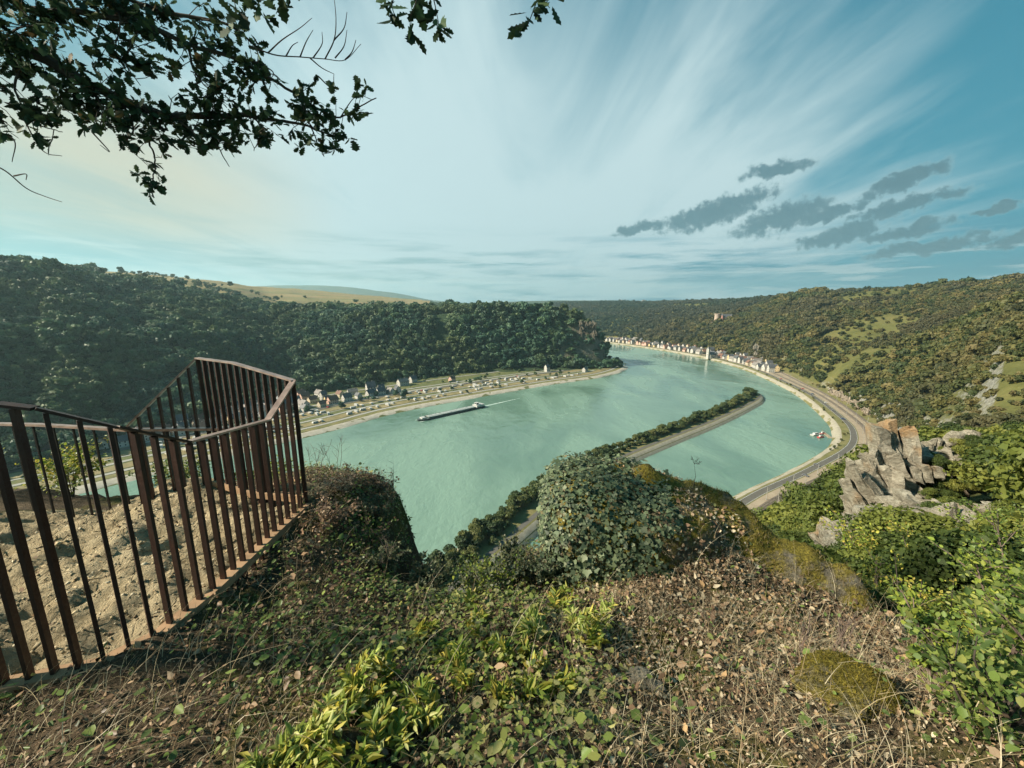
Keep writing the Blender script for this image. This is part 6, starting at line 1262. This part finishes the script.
# castle on its crag above the town
def castle(u0, v0, Y0):
    x, y, z = at(u0, v0, Y0); o = empty('castle', (x, y, z + 6), -.25); o.scale = (1.15,) * 3; tag(o, 'ruddy hilltop castle with a round keep above the far town', 'castle')
    MB().box(-46, 40, -16, 16, -30, 5, 0, 5).build('curtain_wall', M_CASTLE, o)
    pal_ = MB().box(-10, 14, -8, 8, 0, 19, 0); pal_.add([(-10, -8, 19), (-10, 8, 19), (-10, 0, 27), (14, -8, 19), (14, 8, 19), (14, 0, 27)], [(0, 2, 1), (3, 4, 5)])
    for s_ in range(3):
        for q in range(5): pal_.box(-8 + q * 4.6, -6.6 + q * 4.6, -8.05, -8.0, 3 + s_ * 5.5, 6 + s_ * 5.5, 1)
    pb = pal_.build('palace', [M_REDSTONE, M_GLASS], o); r = MB()
    for sg in (-1, 1): a = [(-10.6, sg * 8.6, 18.4), (14.6, sg * 8.6, 18.4), (14.6, 0, 27.2), (-10.6, 0, 27.2)]; r.add(a + [(p[0], p[1], p[2] + .5) for p in a], [(0, 1, 2, 3), (7, 6, 5, 4), (0, 4, 5, 1), (1, 5, 6, 2), (3, 2, 6, 7), (0, 3, 7, 4)])
    r.build('roof', M_SLATE, pb)
    k_ = MB().prism(circle(18, 7, -21, 0), -2, 26, 0, .93).prism(circle(18, 7.3, -21, 0), 26, 27.5)
    for i_ in range(9): a_ = i_ * .698; k_.box(-21 + 6.6 * math.cos(a_) - .9, -21 + 6.6 * math.cos(a_) + .9, 6.6 * math.sin(a_) - .9, 6.6 * math.sin(a_) + .9, 27.5, 29.5)
    k_.build('keep', M_CASTLE, o)
    for (cx, cy, hh) in ((-9, -9, 24), (15, -8, 23), (34, -6, 13)):
        t_ = MB().prism(circle(12, 2.6, cx, cy), -2, hh, 0, .97).build('turret', M_REDSTONE if cx < 30 else M_CASTLE, o); MB().prism(circle(12, 3.0, cx, cy), hh, hh + 6, 0, .08).build('roof', M_SLATE, t_)
    MB().box(18, 32, -7, 6, 0, 10).build('wing', M_CASTLE, o); MB().add([(17.5, -7.5, 10), (32.5, -7.5, 10), (32.5, 6.5, 10), (17.5, 6.5, 10), (18, -.5, 15), (32, -.5, 15)], [(3, 2, 1, 0), (0, 1, 5, 4), (2, 3, 4, 5), (1, 2, 5), (3, 0, 4)]).build('wing_roof', M_BROWNROOF, o)
castle(724, 325.5, 1330)
slp = []; r_ = np.random.default_rng(8)
for _ in range(16): slp.append((757 + r_.normal() * 1.2, 354 + r_.normal() * 4, 935 + r_.normal() * 3, 12 * r_.uniform(.6, 1.2), 7 * r_.uniform(.6, 1.1), .15 + r_.normal() * .1))
outcrop('rock_pinnacle', 'pale rock pinnacle above the last houses of the far town', slp, 8, mat_plain('pinnacle_rock', (.2, .18, .145), .9, 0, .4, .3, .1))
slp = []
for _ in range(110): slp.append((588 + r_.uniform(-8, 8), 338 + r_.uniform(-15, 15), 879 + r_.normal() * 3, 17 * r_.uniform(.5, 1.2), 6 * r_.uniform(.4, 1.1), -.3 + r_.normal() * .25))
M_DROCK = mat_plain('dark_cliff_rock', (.15, .13, .10), .9, 0, .5, .25, .1, bump=.5)
outcrop('cliff', 'dark bare cliff at the nose of the wooded spur on the left bank', slp, 9, M_DROCK)
slp = []
for _ in range(110):
    q = sr0 + (sr1 - 60 - sr0) * (.46 + .24 * r_.random()); e_ = float(np.interp(q, dR, edge_o)); x, y, _ = along(RS, q, e_ + 5 + 6 * r_.random()); z = Z0 + 1 + 5 * r_.random() ** 1.5; u0, v0 = [float(w) for w in proj(np.array([x, y, z]))]; slp.append((u0, v0, y, 9 * r_.uniform(.5, 1.2), 6 * r_.uniform(.5, 1.1), -.35 + r_.normal() * .3))
outcrop('rock_cutting', 'brown grey rock cutting beside the railway on the outside of the bend', slp, 10, mat_plain('cutting_rock', (.24, .2, .155), .9, 0, .5, .25, .1, bump=.5))
# houses on the plateaus
for q in range(26):
    u0 = 606 + 165 * rng.random(); Y0 = 3500 + 900 * rng.random(); c_, t_ = ray(u0, 302.5 - rng.random() * 1.2); x, y = c_ * Y0, Y0
    house(pick([4, 1, 0, 3, 1, 2]), 'on the far skyline', 'houses on the skyline', x, y, H + t_ * Y0 - 1, rng.random() * 3, 1.6)
for (u0, v0, Y0) in [(961, 288.5, 1080), (972, 287.5, 1090), (1001, 286, 1060), (1012, 284.8, 1050), (1019, 284.4, 1040), (985, 287, 1080), (880, 294.5, 1190)]:
    c_, t_ = ray(u0, v0); house(pick([4, 1, 0, 3, 1, 2]), 'on the crest at upper right', 'houses on the right crest', c_ * Y0, Y0, H + t_ * Y0 - 3, rng.random() * 3, .95)
# trees between the houses and along the banks
bt = []; 
for (u0, v0, s_) in [(405, 398, 1.5), (342, 409, 1.1), (374, 402, .9), (476, 383, 1.2), (480, 381, 1.1), (470, 384, 1.0), (556, 377, .9), (560, 376, 1.0), (440, 392, .7), (452, 390, .7), (600, 370, .9), (612, 366, 1.0), (618, 364, .8), (625, 366, .7), (606, 367, .9), (500, 381, .7), (420, 396, .6)]:
    x, y, _ = atz(u0, v0, 3); bt.append((x, y, 2.8, s_))
for q in range(150):
    s = sA + (s1 - sA) * rng.random(); off = rng.choice([30, 53, 80, 101, 122, 140, 165, 180, 195, 205, 215]) + rng.normal() * 3
    x, y, _ = along(LS, s, off)
    if free(x, y, 7): bt.append((x, y, left_z(off), .45 + .5 * rng.random()))
bt = np.array(bt); tree_things('bank_tree', 'dark green tree among the lawns, caravans and houses of the left bank', 'tree', 'trees on the left bank', [mesh_np('crown', *crown_arrays(750 + q, 8, 4.2, 7.5, 1.4, 260, .8), M_TREE_L) for q in range(3)], bt[:, :3], np.stack([bt[:, 3]] * 3, 1), None, T_M)
bt = []
for q in range(110):
    s = sT0 - 100 + (sr1 - 60 - sT0 + 100) * rng.random(); e_ = float(np.interp(s, dR, edge_o)); o_ = float(np.interp(s, dR, road_o)); off = (rng.choice([11, 14, 54, 70, 85]) if s < sT1 else rng.choice([o_ - 6, o_ - 4, e_ + 4, e_ + 9])) + rng.normal() * 1.5
    x, y, _ = along(RS, s, off)
    if free(x, y, 6): bt.append((x, y, Z0 - .3, (.3 + .35 * rng.random()) * (1 if off > 40 else .55)))
bt = np.array(bt); tree_things('bank_tree', 'olive green tree along the road and houses of the far right bank', 'tree', 'trees on the right bank', [mesh_np('crown', *crown_arrays(780 + q, 8, 4.2, 7.5, 1.4, 260, .8), M_TREE_R) for q in range(3)], bt[:, :3], np.stack([bt[:, 3] * 1.3] * 3, 1), None, T_M)

# ------------------------------------------------------------------ vessels
def barge():
    a = Vector(atz(418, 421, 0)); b = Vector(atz(483, 406.5, 0)); L_ = (b - a).length; c_ = (a + b) / 2; o = empty('cargo_barge', c_, math.atan2(a.y - b.y, a.x - b.x)); tag(o, 'long dark cargo barge with covered holds and a white wheelhouse under way on the river', 'barge')
    hl, hw = L_ / 2, 6.0; out_ = [(-hl, -hw * .75), (-hl + 3, -hw), (hl - 9, -hw), (hl - 3, -hw * .72), (hl, -hw * .25), (hl, hw * .25), (hl - 3, hw * .72), (hl - 9, hw), (-hl + 3, hw), (-hl, hw * .75)]
    h = MB().prism(out_, -1.5, 1.9, 0, 1.0); h.build('hull', M_HULL, o)
    d_ = MB().prism([(x * .995, y * .95) for x, y in out_], 1.9, 2.05); d_.box(-hl + 16, hl - 12, -hw * .8, -hw * .77, 2.05, 3.2).box(-hl + 16, hl - 12, hw * .77, hw * .8, 2.05, 3.2); d_.build('deck', M_DECK2, o)
    n_ = 9; x0, x1 = -hl + 16.5, hl - 12.5; w_ = (x1 - x0) / n_
    for q in range(n_):
        m_ = MB(); pr = [(-hw * .76, 3.0), (-hw * .4, 3.7), (0, 3.95), (hw * .4, 3.7), (hw * .76, 3.0)]; xa, xb = x0 + q * w_ + .1, x0 + (q + 1) * w_ - .1
        m_.add([(xa, y, z) for y, z in pr] + [(xb, y, z) for y, z in pr], [(i, i + 1, i + 6, i + 5) for i in range(4)] + [(0, 5, 9, 4)] + [tuple(range(4, -1, -1)), tuple(range(5, 10))]); m_.build('hatch_cover', M_DECK, o)
    MB().box(-hl + 2, -hl + 14, -hw * .8, hw * .8, 2.05, 4.6).box(-hl + 1.5, -hl + 14.5, -hw * .84, hw * .84, 4.6, 4.8).build('deckhouse', M_CARAVAN, o)
    wh = MB().box(-hl + 9, -hl + 13, -2.2, 2.2, 4.8, 7.2).box(-hl + 8.6, -hl + 13.4, -2.6, 2.6, 7.2, 7.4).build('wheelhouse', M_CARAVAN, o); MB().box(-hl + 8.94, -hl + 9, -1.9, 1.9, 5.8, 6.9).box(-hl + 13, -hl + 13.06, -1.9, 1.9, 5.8, 6.9).box(-hl + 9.4, -hl + 12.6, -2.26, -2.2, 5.8, 6.9).box(-hl + 9.4, -hl + 12.6, 2.2, 2.26, 5.8, 6.9).build('window', M_GLASS, wh)
    MB().box(hl - 9, hl - 4, -hw * .5, hw * .5, 2.05, 3.4).bar((hl - 5, 0, 3.4), (hl - 5, 0, 7.5), .15, .15).build('foredeck_house', M_CARAVAN, o)
    # wake: churned water trailing astern, and thin bow waves
    dr = (b - a).normalized(); nr = Vector((-dr.y, dr.x, 0)); C_ = np.array([tuple(b + dr * q) for q in np.linspace(2, 70, 60)]); w_ = np.interp(np.linspace(0, 1, 60), [0, .1, 1], [2.6, 1.8, .4])
    tag(ribbon('wake', C_, [(-w_, .035), (0, .06), (w_, .035)], M_FOAM, None, .6, 5), kind='structure')
    for sg in (-1, 1):
        C_ = np.array([tuple(a - dr * 1 + dr * q + nr * sg * (5.0 + q * .07)) for q in np.linspace(0, 70, 40)]); w_ = np.interp(np.linspace(0, 1, 40), [0, 1], [.55, .12]); tag(ribbon('bow_wave', C_, [(-w_, .035), (w_, .035)], M_FOAM, None, .2, 6), kind='structure')
barge()
def boat(label, u0, v0, rz, L_, hullm, cab=True):
    x, y, _ = atz(u0, v0, 0); o = empty('boat', (x, y, 0), rz); tag(o, label, 'boat'); W_ = L_ * .3
    MB().prism([(-L_ / 2, -W_ / 2), (L_ * .2, -W_ / 2), (L_ / 2, 0), (L_ * .2, W_ / 2), (-L_ / 2, W_ / 2)], -.3, 1.1, 0, 1.06).build('hull', hullm, o)
    if cab:
        c_ = MB().box(-L_ * .3, L_ * .15, -W_ * .36, W_ * .36, 1.1, 2.6, 0, .2).build('cabin', M_CARAVAN, o); MB().box(-L_ * .25, L_ * .1, -W_ * .345, W_ * .345, 1.75, 2.3).build('window', M_GLASS, c_)
boat('white boat with a red stripe moored at the harbour pontoon', 816, 435, .3, 12, M_CARAVAN); boat('red hulled boat moored nearest the stone bank in the harbour', 821, 437.5, .3, 8, M_RED); boat('low dark red work boat beside the white one in the harbour', 823, 434, .2, 7, M_RED, True)
boat('small white boat moored at the harbour side of the mole', 548, 517, .9, 6, M_CARAVAN); boat('small blue boat moored beside the ivy boulder edge at the mole', 552, 511, .8, 5, M_CARBLUE, False)
x, y, _ = atz(827, 435.5, 0); p_ = MB().box(-9, 9, -1.5, 1.5, -.2, .7)
for q in (-8, 0, 8): p_.prism(circle(8, .25, q, 1.7), -1, 3.2)
tag(p_.build('pontoon', M_YARD, None, (x, y, 0), 1.2), 'grey landing pontoon with mooring posts at the harbour bank', 'pontoon')
# ------------------------------------------------------------------ air
def haze(dens=1.0e-4):
    m = bpy.data.materials.new('haze_air'); m.use_nodes = True; t = m.node_tree
    for n in list(t.nodes): t.nodes.remove(n)
    v = N(t, 'ShaderNodeVolumePrincipled', i={'Color': (.62, .93, 1.0, 1), 'Density': dens, 'Anisotropy': .35}); o_ = N(t, 'ShaderNodeOutputMaterial'); L(t, v.outputs[0], o_.inputs['Volume'])
    b = MB().box(-13500, 13500, -13500, 13500, -4.2, 900); o = b.build('haze', m); tag(o, kind='stuff')
haze(HAZE)
c = S.cycles
c.use_denoising = True; c.max_bounces = 5; c.diffuse_bounces = 2; c.glossy_bounces = 2; c.transmission_bounces = 2; c.transparent_max_bounces = 4; c.volume_bounces = 0
c.caustics_reflective = False; c.caustics_refractive = False; c.use_adaptive_sampling = True; c.adaptive_threshold = .02; c.sample_clamp_indirect = 4
try: c.denoiser = 'OPENIMAGEDENOISE'
except Exception: pass
S.view_settings.view_transform = 'Standard'; S.view_settings.look = 'None'; S.view_settings.gamma = 1; S.view_settings.exposure = EXPO; S.view_settings.use_curve_mapping = False
S.render.film_transparent = False
